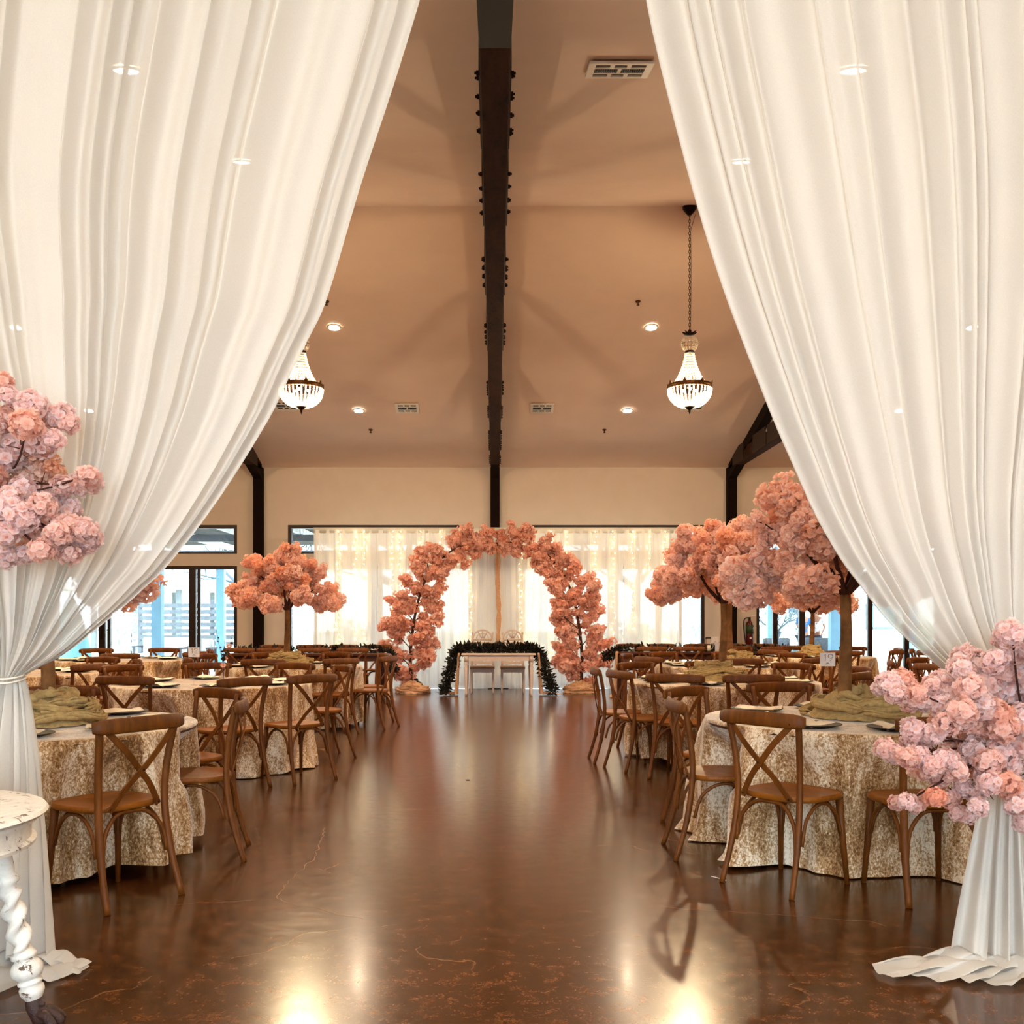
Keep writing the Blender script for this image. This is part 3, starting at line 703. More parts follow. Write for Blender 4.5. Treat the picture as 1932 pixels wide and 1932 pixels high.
def gauze_pile(x, y, z, label, seed=0, R=.25, m='olive', cat='fabric runner', hole=True):
    """gathered gauze: fat wrinkled strands coiled round the trunk"""
    random.seed(seed+900); t = thing('gauze_wrap', label, cat, (x, y, z), RR(0, TAU), group='gauze piles around the tree trunks')
    mb = MB()
    for k in range(24):
        q0 = RR(0, TAU); span = RR(1.3,3.0); r0 = R*RR(.38,.95); zz = .02+(.15*(1-(r0/R)**2))*RR(.5,1.25); n = 22; pts = []; rad = []
        for i in range(n+1):
            u = i/n; q = q0+span*u; rr = r0*(1+.10*math.sin(5*u+k))+.02*math.sin(9*u+k*2)
            rw = .025*math.sin(PI*min(1, max(0.03, u)))**.4*(1+.25*math.sin(13*u+k)); hh = max(rw*.75, zz+.018*math.sin(7*u+k*1.7))
            pts.append((rr*math.cos(q)*1.25, rr*math.sin(q), hh)); rad.append(max(.004, rw))
        # ridged cross-section: main roll plus two thin ridges
        mb.tube(pts, rad, 9, .75)
        for s in (-1, 1):
            mb.tube([(p[0]*(1+s*.05), p[1]*(1+s*.05), p[2]+.014+.006*math.sin(i*1.1+k)) for i, p in enumerate(pts)], [r*.42 for r in rad], 6)
    nth, nr = 60, 14; pts = []
    for i in range(nth):
        q = TAU*i/nth
        for j in range(nr):
            f = j/(nr-1); rr = R*.95*f; hh = .15*(1-f**2.4)*(R/.25)*(1+.18*math.sin(3*q+seed))+.016*math.sin(7*q+5*f*4+seed)*(1-f)+.010*math.sin(15*q+9*f); pts.append((rr*1.2*math.cos(q), rr*math.sin(q), max(.003, hh)))
    mb.grid(pts, nth, nr, True)
    obj('gathered_fabric', mb, M[m], t); return t
def ordinal_table(key): return TBL[key][0]
TBL = {
 'R1': ('nearest table right of aisle', 2.20, 6.20, 1), 'R2': ('second table right of aisle', 2.20, 9.90, 2), 'R3': ('third table right of aisle', 3.00, 13.30, 0),
 'R4': ('table behind the right pink spray', 5.75, 11.2, 2), 'R5': ('table under the rearmost right tree', 5.10, 16.3, 0), 'R6': ('table by far right glass doors', 7.6, 15.2, 2),
 'L1': ('nearest table left of aisle', -2.65, 5.85, 0), 'L2': ('second table left of aisle', -2.65, 9.60, 1), 'L3': ('third table left of aisle', -2.62, 13.1, 2),
 'L4': ('table at far left by patio doors', -5.35, 11.3, 0), 'L5': ('table left of the third left table', -5.5, 15.0, 1),
}
def round_table(key, nset, gap=None):
    nm, x, y, v = TBL[key]; random.seed(hash_key(key)); rz = RR(0, TAU)
    t = thing('round_table', 'round banquet table top and legs, the '+nm, 'table', (x, y, 0), rz, 'round banquet tables')
    obj('tabletop', tt_top, None, t)
    for k in range(4):
        q = TAU*k/4+.3; o = bpy.data.objects.new('leg', tl); C.objects.link(o); o.parent = t; o.location = (.6*math.cos(q), .6*math.sin(q), 0)
    for k in range(nset):
        a = SETANG[key][k] if key in SETANG else 20+45*k; q = math.radians(a); px, py = x+.68*math.cos(q), y+.68*math.sin(q)
        p = thing('charger_plate', 'charger plate, %s side of the %s' % (side_name(a), nm), 'plate', (px, py, .767), q, 'charger plates')
        obj('dish', plate_m, None, p); obj('rim', rim_m, None, p)
        nk = obj('folded_napkin', random.choice(napkins), None, loc=(px+RR(-.01,.01), py+RR(-.01,.01), .779)); nk.rotation_euler = (0, 0, q+PI/2+RR(-.4,.4))
        tag(nk, 'folded cream napkin, %s side of the %s' % (side_name(a), nm), 'napkin', 'folded napkins')
def hash_key(k): return sum(ord(c)*(i+3) for i, c in enumerate(k))
SETANG = {'R1': [-52,-8,38,84,128,172,216,262]}
SETANG['R1'] = [184, 229, 268, 318, 2, 47, 92, 137]
for k, n in (('R1',8),('R2',8),('R3',8),('R4',6),('R5',6),('R6',6),('L1',8),('L2',8),('L3',8),('L4',6),('L5',6)): round_table(k, n)
def ring_chairs(key, spec):
    """spec: list of angles, or (angle, r, face_offset), or ('abs', bx, by, face)"""
    nm, x, y, _ = TBL[key]; names = {}
    for sp in spec:
        if isinstance(sp, tuple) and sp[0] == 'abs': _, bx, by, fc = sp; a = math.degrees(math.atan2(by-y, bx-x))
        else:
            a, r, off = sp if isinstance(sp, tuple) else (sp, 1.36, random.uniform(-9, 9))
            q = math.radians(a); bx, by = x+r*math.cos(q), y+r*math.sin(q); fc = a+180+off
        fr = math.radians(fc); CHAIRS_AT.setdefault(key, []).append((bx+.30*math.cos(fr), by+.30*math.sin(fr), fr))
        s = side_name(a); k = names.get(s, 0); names[s] = k+1
        if k: s = s+(' inner' if False else ', beside another chair at its')+' '+s if False else s
        place_chair(bx, by, fc, ('brown cross-back chair, %s%s side of the %s' % (s, ' second' if k else '', nm)), 'cross-back chairs at the '+nm)
random.seed(11)
ring_chairs('R1', [('abs',1.31,5.15,38), ('abs',1.02,6.0,0), ('abs',1.28,7.05,-46), ('abs',2.17,4.86,96), (95,1.34,2), (48,1.4,0), (2,1.4,5), (-42,1.38,0)])
ring_chairs('L1', [('abs',-1.67,4.9,147), ('abs',-1.45,5.98,190), (52,1.33,0), (106,1.34,-3), (160,1.4,0), (212,1.4,0), (262,1.42,0)])
ring_chairs('R2', [('abs',1.08,9.25,20), ('abs',.93,9.88,2), ('abs',1.5,8.62,62), ('abs',2.17,8.55,90), (122,1.34,0), (84,1.34,0), (44,1.36,0), (2,1.4,0), (-42,1.4,0)])
ring_chairs('L2', [('abs',-1.96,8.14,139), ('abs',-1.50,8.57,137), ('abs',-3.03,8.32,80), (30,1.35,0), (66,1.36,0), (108,1.38,0), (146,1.4,0), (205,1.4,0)])
ring_chairs('R3', [-95,-50,-8,35,75,118,160,212]); ring_chairs('L3', [-92,-52,-12,30,72,115,158,215])
ring_chairs('R4', [80,120,160,205,250]); ring_chairs('R5', [-90,-45,0,45,90,135,180,225]); ring_chairs('R6', [60,110,150,190,235,280])
ring_chairs('L4', [-80,-30,20,65,110,155]); ring_chairs('L5', [-70,-20,30,80,125])

spread_cloths()
blossom_tree(2.12, 6.2, .767, 'pink blossom tree with thick trunk on the nearest right table', 270, 1, crown=(.74,.66,.36), zc=1.06, h=.78)
blossom_tree(2.21, 9.9, .767, 'peach blossom tree on the second right table, left of the largest', 270, 2, crown=(.67,.62,.36), zc=1.13, h=.78)
blossom_tree(3.05, 13.3, .767, 'blossom tree on third right table, mostly hidden by the nearer trees', 110, 3, zc=1.15, h=.85)
blossom_tree(5.05, 16.3, .767, 'dark-trunked blossom tree before the right glass doors', 140, 4, zc=1.05, h=.72)
blossom_tree(-2.58, 5.9, .767, 'blossom tree on nearest left table, crown behind the left drape', 150, 5, crown=(.54,.54,.34), zc=1.06, h=.76)
blossom_tree(-2.66, 13.1, .767, 'round peach blossom tree on the third left table', 270, 6, crown=(.74,.64,.36), zc=1.05, h=.74)
for (x, y, lb, sd, r) in ((2.22,6.2,'olive gauze heaped around the tree trunk on the nearest right table',1,.27), (2.12,9.85,'olive gauze heaped on the second right table',2,.26),
      (3.15,13.3,'olive gauze around the trunk on third right table',3,.22), (5.05,16.3,'olive gauze on the table under the rearmost right tree',4,.22),
      (-2.55,5.85,'olive gauze coiled around the trunk on the nearest left table',5,.27), (-2.66,13.1,'pale olive gauze under the tree on the third left table',6,.25)):
    gauze_pile(x, y, .768, lb, sd, r)

# ------------------------------------------------------------------ table number cards on wire stands
def number_card(x, y, digits, label, yaw=0, h=.32, w_=.098):
    t = thing('table_number_card', label, 'table number', (x, y, .767), yaw, 'table number cards')
    obj('stand', MB().lathe([(.001,.004),(.03,.004),(.032,0)], 14).tube([(0,0,.004),(0,0,h)], .002, 5), M['acrylic'], t)
    obj('card', MB().box(-w_/2, w_/2, -.001, .001, h-.005, h+.082), M['paper'], t, smooth=False)
    obj('clip', MB().tube([(-.012,-.003,h+.008),(0,-.004,h+.018),(.012,-.003,h+.008)], .0018, 5), M['black_iron'], t)
    S = .045; zb = h+.028; cx = -S*.4
    for dgt in digits:
        if dgt == '1': st = [[(-.1,.78),(.12,1.0),(.05,.0)]]
        elif dgt == '9': st = [[(.34+.34*math.cos(TAU*i/12), .70+.30*math.sin(TAU*i/12)) for i in range(13)]+[(.50,.3),(.25,0)]]
        elif dgt == '2': st = [[(0,.72),(.15,.95),(.42,1.0),(.62,.82),(.55,.55),(.05,.05),(.4,.08),(.75,.02)]]
        mb = MB()
        for p in st: mb.tube([(cx+a*S, -.0018, zb+b*S) for a, b in p], .0028, 4, .35)
        obj('printed_numeral', mb, M['ink'], t); cx += S*.45
    return t
number_card(2.15, 6.62, '19', 'small white card numbered 19 standing behind the gauze', -.05, .30)
number_card(-2.72, 9.25, '12', 'small white card numbered 12 on the second left table', .08, .26)
number_card(2.25, 10.25, '', 'white table card left of the second right tree trunk', .15, .28)
number_card(2.92, 13.6, '', 'white table card on the third right table', -.1, .28)

# ------------------------------------------------------------------ bud vase with flowers on second left table, votives on the third
def bud_vase(x, y):
    t = thing('bud_vase', 'clear bottle vase with thin flower stems on second left table', 'vase', (x, y, .767))
    obj('bottle', MB().lathe([(.001,.002),(.026,.002),(.028,.01),(.028,.07),(.024,.09),(.012,.12),(.011,.16),(.014,.165),(.014,.17)], 16), M['acrylic'], t)
    obj('water', MB().lathe([(.001,.005),(.025,.005),(.025,.06),(.001,.06)], 16), M['cushion'], t, label='amber fill in the lower bottle')
    st = MB(); lf = MB()
    for k, (dx, dy, hh) in enumerate(((-.07,.02,.42),(.08,0,.36),(.0,.03,.30),(-.02,-.02,.24))):
        p = arc_pts([(0,0,.03),(0,0,.17),(dx*.5,dy*.5,.17+hh*.4),(dx,dy,.17+hh*.8)], 4); st.tube(p, .002, 5)
        for j in range(5): q = p[6+j % 7]; lf.sphere(q+Vector((RR(-.02,.02), RR(-.02,.02), RR(-.01,.02))), RR(.008,.016), 6, 4, .7)
    obj('stem', st, M['branch'], t); obj('dried_leaf', lf, M['leaf'], t, kind='stuff')
    fl = MB()
    for c in ((.0,-.01,.19),(.05,.0,.36),(.01,.01,.25)):
        for k in range(6): q = TAU*k/6; fl.sphere((c[0]+.016*math.cos(q), c[1], c[2]+.013*math.sin(q)), .012, 6, 4, .8)
    obj('flower', fl, M['petal_near'], t, label='small pink flowers', tint=True)
bud_vase(-2.40, 9.05)
for k, (x, y) in enumerate(((-1.95,13.1),(-1.87,13.18),(-2.0,13.25))):
    t = thing('glass_votive', ('left', 'right', 'rear')[k]+' clear glass votive at the right edge of third left table', 'candle holder', (x, y, .767), group='glass votives')
    obj('glass_cup', MB().lathe([(.001,0),(.03,0),(.034,.05),(.03,.09),(.026,.09),(.03,.05),(.026,.006),(.001,.006)], 14), M['acrylic'], t)
    obj('candle', MB().lathe([(.001,.007),(.022,.007),(.022,.03),(.001,.03)], 10), M['napkin'], t)
# black tumbler-like lantern on the right long table
t = thing('dark_lantern', 'small dark box lantern left of the second right tree trunk', 'lantern', (3.75, 17.95, .78))
mb = MB().box(-.07,.07,-.07,.07,0,.02).box(-.07,.07,-.07,.07,.24,.26)
for a in (-1,1):
    for b in (-1,1): mb.box(a*.07-.008*(a > 0)-0*(a < 0), a*.07+.008*(a < 0), b*.07-.008*(b > 0), b*.07+.008*(b < 0), .02, .24)
obj('lantern_frame', mb, M['black_iron'], t, smooth=False); obj('candle', MB().lathe([(.001,.02),(.03,.02),(.03,.12),(.001,.12)], 10), M['napkin'], t)

# ------------------------------------------------------------------ garlands and cloth runners
def garland(name, path, label, cat, n, spread, leaf, parent=None, group=None, seed=3):
    random.seed(seed); path = arc_pts(path, 8); t = thing(name, label, cat, group=group)
    obj('vine', MB().tube(path, .010, 5), M['branch'], t)
    mb = MB()
    for i in range(n):
        c = random.choice(path[1:-1]); d = Vector((random.gauss(0,1), random.gauss(0,1), random.gauss(.25,1))).normalized(); l_ = leaf*RR(.6,1.3)
        b = c+d*spread*RR(0,.9)+Vector((0,0,spread*.2)); b.z = max(b.z, .02); s_ = d.cross(Vector((RR(-1,1), RR(-1,1), RR(-1,1)))).normalized()*l_*.24
        e = b+d*l_; e.z = max(e.z, .012)
        m_ = (b+e)/2; mb.add([b, m_+s_, e, m_-s_], [(0,1,2,3)])
    obj('foliage', mb, M['leaf'], t, kind='stuff', smooth=False); return t
def hang_cloth(name, x, y, ztop, width, label, m, out=.25, group=None, ydir=0, side=1, seed=1):
    """cloth strip falling from a table end to the floor and pooling"""
    random.seed(seed); nu, nv = 34, 26; pts = []
    for i in range(nu):
        u = i/(nu-1)
        for j in range(nv):
            v = j/(nv-1); f = math.sin(u*TAU*4+.8*math.sin(6*u))
            if v < .75: q = v/.75; z = ztop*(1-q)+.02*q; xx = side*(.03+.05*q+.035*f*(.4+.6*q)); yy = (u-.5)*width*(1-.35*math.sin(PI*q*.8))
            else: q = (v-.75)/.25; z = .02+.03*abs(math.sin(9*u+5*q))*math.sin(PI*min(1, q*1.0+.02)); xx = side*(.08+.035*f+out*q*(.8+.4*math.sin(5*u))); yy = (u-.5)*width*(1+.5*q)
            pts.append((x+xx, y+yy, z))
    o = obj(name, MB().grid(pts, nu, nv), m); o2 = o.modifiers.new('thickness', 'SOLIDIFY'); o2.thickness = .004
    return tag(o, label, 'fabric runner', group)

# ------------------------------------------------------------------ sweetheart table, white chairs
SX, SY = .065, 18.45
t = thing('sweetheart_table', 'small white painted table at the end of the aisle', 'table', (SX, SY, 0))
obj('tabletop', MB().box(-.66,.66,-.36,.36,.72,.75), M['white_paint'], t, smooth=False, bevel=.006)
for s in (-1, 1):
    obj('apron', MB().box(-.54,.54, s*.30-.012, s*.30+.012, .62, .72), M['white_paint'], t, smooth=False)
    obj('apron', MB().box(s*.58-.012, s*.58+.012, -.27,.27,.62,.72), M['white_paint'], t, smooth=False)
for sx in (-1,1):
    for sy in (-1,1):
        mb = MB().box(sx*.58-.035, sx*.58+.035, sy*.30-.035, sy*.30+.035, .60, .72)
        mb.lathe([(.001,0),(.018,0),(.022,.03),(.028,.05),(.018,.07),(.024,.14),(.030,.35),(.034,.50),(.024,.53),(.034,.56),(.034,.60)], 14, (sx*.58, sy*.30, 0)); obj('leg', mb, M['white_paint'], t)
def white_chair(x, y, label):
    t = thing('arched_back_chair', label, 'chair', (x, y, 0), 0, 'white chairs behind the sweetheart table'); wp = M['white_paint']
    for sx in (-1,1):
        obj('front_leg', MB().lathe([(.001,0),(.013,0),(.016,.05),(.022,.25),(.022,.40)], 10, (sx*.20,-.20,0)), wp, t)
        obj('rear_leg', MB().tube([(sx*.20,.24,0),(sx*.20,.21,.42),(sx*.19,.25,1.08)], [.017,.02,.016], 8), wp, t)
        obj('stretcher', MB().tube([(sx*.20,-.2,.18),(sx*.20,.225,.18)], .010, 6), wp, t)
        obj('finial', MB().sphere((sx*.19,.25,1.09), .02, 8, 6, 1.5), wp, t)
    obj('seat_frame', MB().box(-.22,.22,-.22,.22,.38,.44), wp, t, smooth=False)
    obj('seat_cushion', MB().box(-.23,.23,-.23,.20,.44,.49), M['cushion'], t, smooth=False, bevel=.02, label='beige seat cushion')
    # arched openwork back
    bk = MB(); arc = [(.175*math.cos(PI*i/16), .245, .99+.165*math.sin(PI*i/16)) for i in range(17)]
    bk.tube(arc, .018, 6, .7)
    arc2 = [(.115*math.cos(PI*i/12), .245, .99+.10*math.sin(PI*i/12)) for i in range(13)]; bk.tube(arc2, .009, 6)
    for q in (PI*.32, PI*.5, PI*.68): bk.tube([(.03*math.cos(q), .245, 1.0), (.17*math.cos(q), .245, .99+.16*math.sin(q))], .014, 5)
    bk.box(-.18,.18,.235,.255,.955,.995)
    obj('back_arch', bk, wp, t)
    mb = MB().box(-.18,.18,.232,.252,.80,.83).box(-.18,.18,.232,.252,.90,.93)
    for xx in (-.15,-.05,.05,.15): mb.box(xx-.022, xx+.022, .234,.25,.83,.90)
    obj('back_panel', mb, wp, t, smooth=False)
    mb = MB().box(-.18,.18,.222,.242,.52,.56).box(-.18,.18,.222,.242,.63,.67)
    for xx in (-.16,-.075,0,.075,.16): mb.box(xx-.018, xx+.018, .224,.24,.56,.63)
    obj('back_panel', mb, wp, t, smooth=False)
white_chair(-.235, 18.98, 'white arched-back chair with beige cushion, left at the white table')
white_chair(.325, 18.98, 'white arched-back chair with beige cushion, right at the white table')
garland('greenery_garland', [(-.90,18.15,.03),(-.82,18.25,.35),(-.72,18.4,.70),(-.60,18.45,.80),(-.3,18.42,.80),(0,18.4,.80),(.35,18.42,.80),(.62,18.45,.80),(.80,18.4,.70),(.92,18.25,.35),(1.03,18.1,.03)],
        'dark leafy garland draped over the white table to the floor', 'garland', 3400, .10, .08)
hang_cloth('cloth_runner', SX-.68, SY-.10, .755, .34, 'blush gauze runner pooling left of the white table', M['tan_wrap'], .22, side=-1, group='gauze runners at the white table', seed=2)
hang_cloth('cloth_runner', SX+.68, SY-.10, .755, .30, 'blush gauze runner pooling right of the white table', M['tan_wrap'], .28, side=1, group='gauze runners at the white table', seed=3)

# ------------------------------------------------------------------ long head tables with chairs
def long_table(x0, x1, y0, y1, label, side):
    zt = .79; t = thing('long_wooden_table', label, 'table', ((x0+x1)/2, (y0+y1)/2, 0)); hx, hy = (x1-x0)/2, (y1-y0)/2
    for k in range(4):
        a = -hy+k*2*hy/4; obj('plank', MB().box(-hx, hx, a+.002, a+2*hy/4-.002, zt-.035, zt), M['darktable'], t, smooth=False, bevel=.003)
    for sx in (-1, -.02, 1):
        for sy in (-1, 1): obj('leg', MB().box(sx*(hx-.08)-.045, sx*(hx-.08)+.045, sy*(hy-.08)-.045, sy*(hy-.08)+.045, 0, zt-.035), M['darktable'], t, smooth=False, bevel=.004)
    for sy in (-1, 1): obj('apron', MB().box(-hx+.1, hx-.1, sy*(hy-.08)-.012, sy*(hy-.08)+.012, zt-.13, zt-.035), M['darktable'], t, smooth=False)
long_table(-4.45, -1.86, 16.9, 17.7, 'dark wooden long table behind the third left table', 'left')
long_table(2.15, 5.3, 17.6, 18.4, 'dark wooden long table behind the third right table', 'right')
random.seed(21)
for k, x in enumerate((-4.1,-3.56,-2.90,-2.28)): place_chair(x, 16.35, 90+RR(-5,5), 'brown chair before the left long table, %s from its left' % ('first','second','third','last')[k], 'chairs along the left long table')
for k, x in enumerate((-3.95,-3.3,-2.7,-2.1)): place_chair(x, 18.35, -90+RR(-4,4), 'brown chair behind the left long table, %s from its left' % ('first','second','third','last')[k], 'chairs along the left long table')
for k, x in enumerate((2.62,3.25,3.95,4.7)): place_chair(x, 17.05, 90+RR(-5,5), 'brown chair before the right long table, %s from its left' % ('first','second','third','last')[k], 'chairs along the right long table')
for k, x in enumerate((2.5,3.1,3.75,4.4,5.0)): place_chair(x, 19.05, -90+RR(-4,4), 'brown chair behind the right long table, %s from its left' % ('first','second','third','fourth','last')[k], 'chairs along the right long table')
garland('greenery_garland', [(-4.4,17.3,.80),(-3.6,17.25,.81),(-2.8,17.35,.81),(-2.0,17.3,.82),(-1.76,17.25,.70),(-1.70,17.2,.45)], 'leafy garland along the left long table', 'garland', 1000, .07, .08, seed=5)
garland('greenery_garland', [(5.2,18.0,.80),(4.4,18.05,.81),(3.4,17.95,.81),(2.4,18.0,.82),(2.08,17.95,.76),(1.92,17.9,.66)], 'leafy garland along the right long table', 'garland', 1000, .07, .08, seed=6)
hang_cloth('cloth_runner', -1.86, 17.1, .80, .25, 'blush gauze runner hanging off the left long table', M['tan_wrap'], .08, side=1, group='gauze runners at the long tables', seed=4)
hang_cloth('cloth_runner', 2.15, 17.8, .80, .25, 'blush gauze runner hanging off the right long table', M['tan_wrap'], .05, side=-1, group='gauze runners at the long tables', seed=5)

# ------------------------------------------------------------------ lit backdrop
BY = 20.0; BX0, BX1 = -3.54, 3.66; BZ = 3.12
t = thing('backdrop_frame', 'pipe frame carrying the white backdrop curtain', 'curtain frame', (0, BY, 0))
obj('top_rail', MB().tube([(BX0,0,BZ),(BX1,0,BZ)], .022, 10), M['white_metal'], t)
for x in (BX0+.03, .06, BX1-.03):
    obj('upright', MB().tube([(x,.06,0),(x,.06,BZ+.02)], .024, 10), M['white_metal'], t)
    obj('base_plate', MB().box(x-.2,x+.2,-.1,.22,0,.012), M['black_iron'], t, smooth=False)
obj('post_wrap', MB().tube(arc_pts([(.06,-.03,.9),(.075,-.03,1.5),(.05,-.03,2.2),(.06,-.03,2.9)], 5), [.035,.05,.04,.045,.05,.04,.05,.045,.04,.05,.04,.045,.05,.04,.05,.04], 9), M['tan_wrap'], t, label='blush fabric wound around the middle post')
seams = [BX0, -2.30, -1.10, .06, 1.30, 2.50, BX1]; pn = ['leftmost','second from left','third from left, left of the middle post','third from right, right of the middle post','second from right','rightmost']
for k in range(6):
    random.seed(60+k); a, b = seams[k], seams[k+1]; nu, nv = 150, 24; pts = []; nfold = 7; p1 = RR(0,6)
    for i in range(nu):
        u = i/(nu-1)
        for j in range(nv):
            v = j/(nv-1); z = (BZ-.02)*(1-v)+.002*v
            y = BY-.03+.024*math.sin(TAU*nfold*u+p1+1.2*math.sin(TAU*2*u+p1)+.25*math.sin(3*v+9*u))*(.55+.45*v)+.003*math.sin(TAU*23*u)
            pts.append((a+(b-a)*u+.01*math.sin(6*v+20*u), y, z))
    mb = MB().grid(pts, nu, nv)
    # rod pocket
    mb.box(a, b, BY-.035, BY-.028, BZ-.08, BZ+.025)
    tag(obj('backdrop_curtain', mb, M['backdrop']), 'sheer white backdrop curtain panel, %s' % pn[k], 'curtain', 'backdrop curtain panels')
fxs = [-3.05,-2.72,-2.55,-2.0,-1.85,-1.45,-1.05,-.72,-.48,.50,.74,1.1,1.38,1.95,2.3,2.68,3.0,3.3]
for k, x in enumerate(fxs):
    random.seed(80+k); t = thing('fairy_light_string', 'warm fairy light string glowing in the backdrop, %s from its left edge' % 'first second third fourth fifth sixth seventh eighth ninth tenth eleventh twelfth thirteenth fourteenth fifteenth sixteenth seventeenth last'.split()[k], 'string lights', (x, BY+.10, 0), group='fairy light strings in the backdrop')
    zb = RR(.4,1.2); n = int((BZ-.1-zb)/.105); pts = [(.02*math.sin(i*1.7), 0, BZ-.06-i*.105) for i in range(n)]
    obj('wire', MB().tube([(0,-.09,BZ+.03),(0,-.19,BZ+.0)]+[(p[0], -.19, p[2]) for p in pts], .002, 4), M['white_metal'], t); mb = MB()
    for p in pts: mb.sphere((p[0]+RR(-.02,.02), -.19, p[2]), RR(.006,.011), 6, 4)
    obj('bulbs', mb, M['fairy'], t, kind='stuff').name = 'light_bulb'

def resample(pts, n):
    d = [0]
    for a, b in zip(pts, pts[1:]): d.append(d[-1]+(b-a).length)
    out = []
    for i in range(n):
        s = d[-1]*i/(n-1); j = 0
        while j < len(d)-2 and d[j+1] < s: j += 1
        f = (s-d[j])/max(1e-9, d[j+1]-d[j]); out.append(pts[j].lerp(pts[j+1], min(1, f)))
    return out
# ------------------------------------------------------------------ blossom arch (two halves)
def arch_half(pts, label, seed, n=290):
    random.seed(seed); t = thing('blossom_arch', label, 'flower arch', (0, 0, 0)); path = resample(arc_pts([P(px, py, 19.1) for px, py in pts], 8), 60)
    m = len(path); obj('arch_stem', MB().tube(path, [.035*(1-.75*i/m) for i in range(m)], 8), M['branch'], t)
    for k in range(28):
        u = .03+.93*((k+.5)/28)+RR(-.02,.02); i = int(u*(m-1)); p = path[i]; tg = (path[min(i+3, m-1)]-path[max(i-3, 0)]).normalized(); L_ = (.76-.50*u)
        side = Vector((tg.z, 0, -tg.x))*(1 if k % 2 else -1); d = (side*.85+tg*.6+Vector((0, RR(-.5,.4), .15))).normalized(); e = p+d*L_*RR(.7,1.05)
        e.z = max(.12, e.z); e.y = min(e.y, BY-.2)
        obj('branch', MB().tube([p, (p+e)/2+Vector((0,0,.03)), e], [.010,.007,.003], 5), M['branch'], t)
        for j in range(int(n/28)):
            f = RR(.25,1.02); c = p.lerp(e, f)+Vector((random.gauss(0,.045), random.gauss(0,.06), random.gauss(0,.045)))
            c.z = max(.1, c.z); c.y = min(c.y, BY-.12); put_cluster(arch_cl, c, RR(.085,.13)*(1.05-.38*u), t)
    for j in range(n-28*int(n/28)):
        c = path[random.randrange(m)]+Vector((random.gauss(0,.08), random.gauss(0,.06), random.gauss(0,.06))); c.z = max(.1, c.z); put_cluster(arch_cl, c, .10, t)
    return t
arch_half([(778,1296),(774,1240),(780,1180),(790,1130),(808,1085),(838,1050),(872,1028),(905,1016),(948,1030)], 'left half of the coral blossom arch, curving right over the aisle end', 31)
arch_half([(1095,1296),(1098,1240),(1092,1180),(1082,1130),(1064,1085),(1036,1050),(1008,1028),(980,1022),(930,1030)], 'right half of the coral blossom arch, curving left over the aisle end', 32)
for px, lb, sd in ((777, 'blush fabric bunched around the foot of the left arch half', 41), (1097, 'blush fabric bunched around the foot of the right arch half', 42)):
    c = P(px, 1290, 19.0); g = gauze_pile(c.x, 18.95, 0, lb, sd, .30, 'tan_wrap'); g['group'] = 'fabric around the arch feet'
    s = thing('arch_stone', ('left' if sd == 41 else 'right')+' dark rounded weight at the foot of the arch', 'weight', (c.x+.05, 19.2, 0), group='weights at the arch feet')
    obj('weight_body', MB().sphere((0,0,.1), .15, 12, 8, .75), M['rubber'], s); obj('weight_collar', MB().lathe([(.05,.19),(.055,.23),(.045,.25),(.04,.19)], 10), M['black_iron'], s)

# ------------------------------------------------------------------ fire extinguisher on wall pier
c = P(1414, 1216, D-.08)
t = thing('fire_extinguisher', 'dark red fire extinguisher hung on the wall right of the post', 'fire extinguisher', (c.x, D-.09, c.z))
obj('cylinder', MB().lathe([(.001,0),(.07,0),(.078,.02),(.078,.40),(.06,.45),(.03,.48),(.03,.50),(.001,.50)], 20), M['red'], t)
obj('label_band', MB().lathe([(.079,.22),(.0795,.22),(.0795,.40),(.079,.40)], 20), M['green_label'], t, label='green printed label')
obj('valve', MB().cbox((0,0,.53), (.04,.04,.06)), M['black_iron'], t, smooth=False); obj('handle', MB().strap([(-.04,0,.56),(.03,0,.58),(.12,0,.60)], .03, .012, (0,0,1)), M['white_metal'], t, smooth=False)
obj('hose', MB().tube(arc_pts([(-.02,-.02,.55),(-.11,-.03,.52),(-.13,-.04,.38),(-.11,-.05,.15),(-.09,-.05,.04)], 5), .012, 7), M['rubber'], t)
obj('gauge', MB().sphere((.0,-.082,.13), .022, 8, 6), M['paper'], t, label='white round tag')
obj('wall_bracket', MB().box(-.05,.05,.075,.09,.15,.45), M['black_iron'], t, smooth=False)
# shred of white ribbon on the floor
g = ground(1360, 1660)
tag(obj('ribbon_scrap', MB().strap(arc_pts([(g.x-.04,g.y+.05,.006),(g.x,g.y,.006),(g.x+.02,g.y-.03,.006),(g.x-.0,g.y-.045,.006)], 4), .006, .002, (0,0,1)), M['paper'], smooth=False), 'tiny white scrap of ribbon on the floor', 'scrap')
g = ground(883, 1472); tag(obj('floor_cap', MB().lathe([(.001,.004),(.016,.004),(.018,0)], 12, (g.x, g.y, 0)), M['rubber']), 'small dark round cap in the aisle floor', 'floor cap')

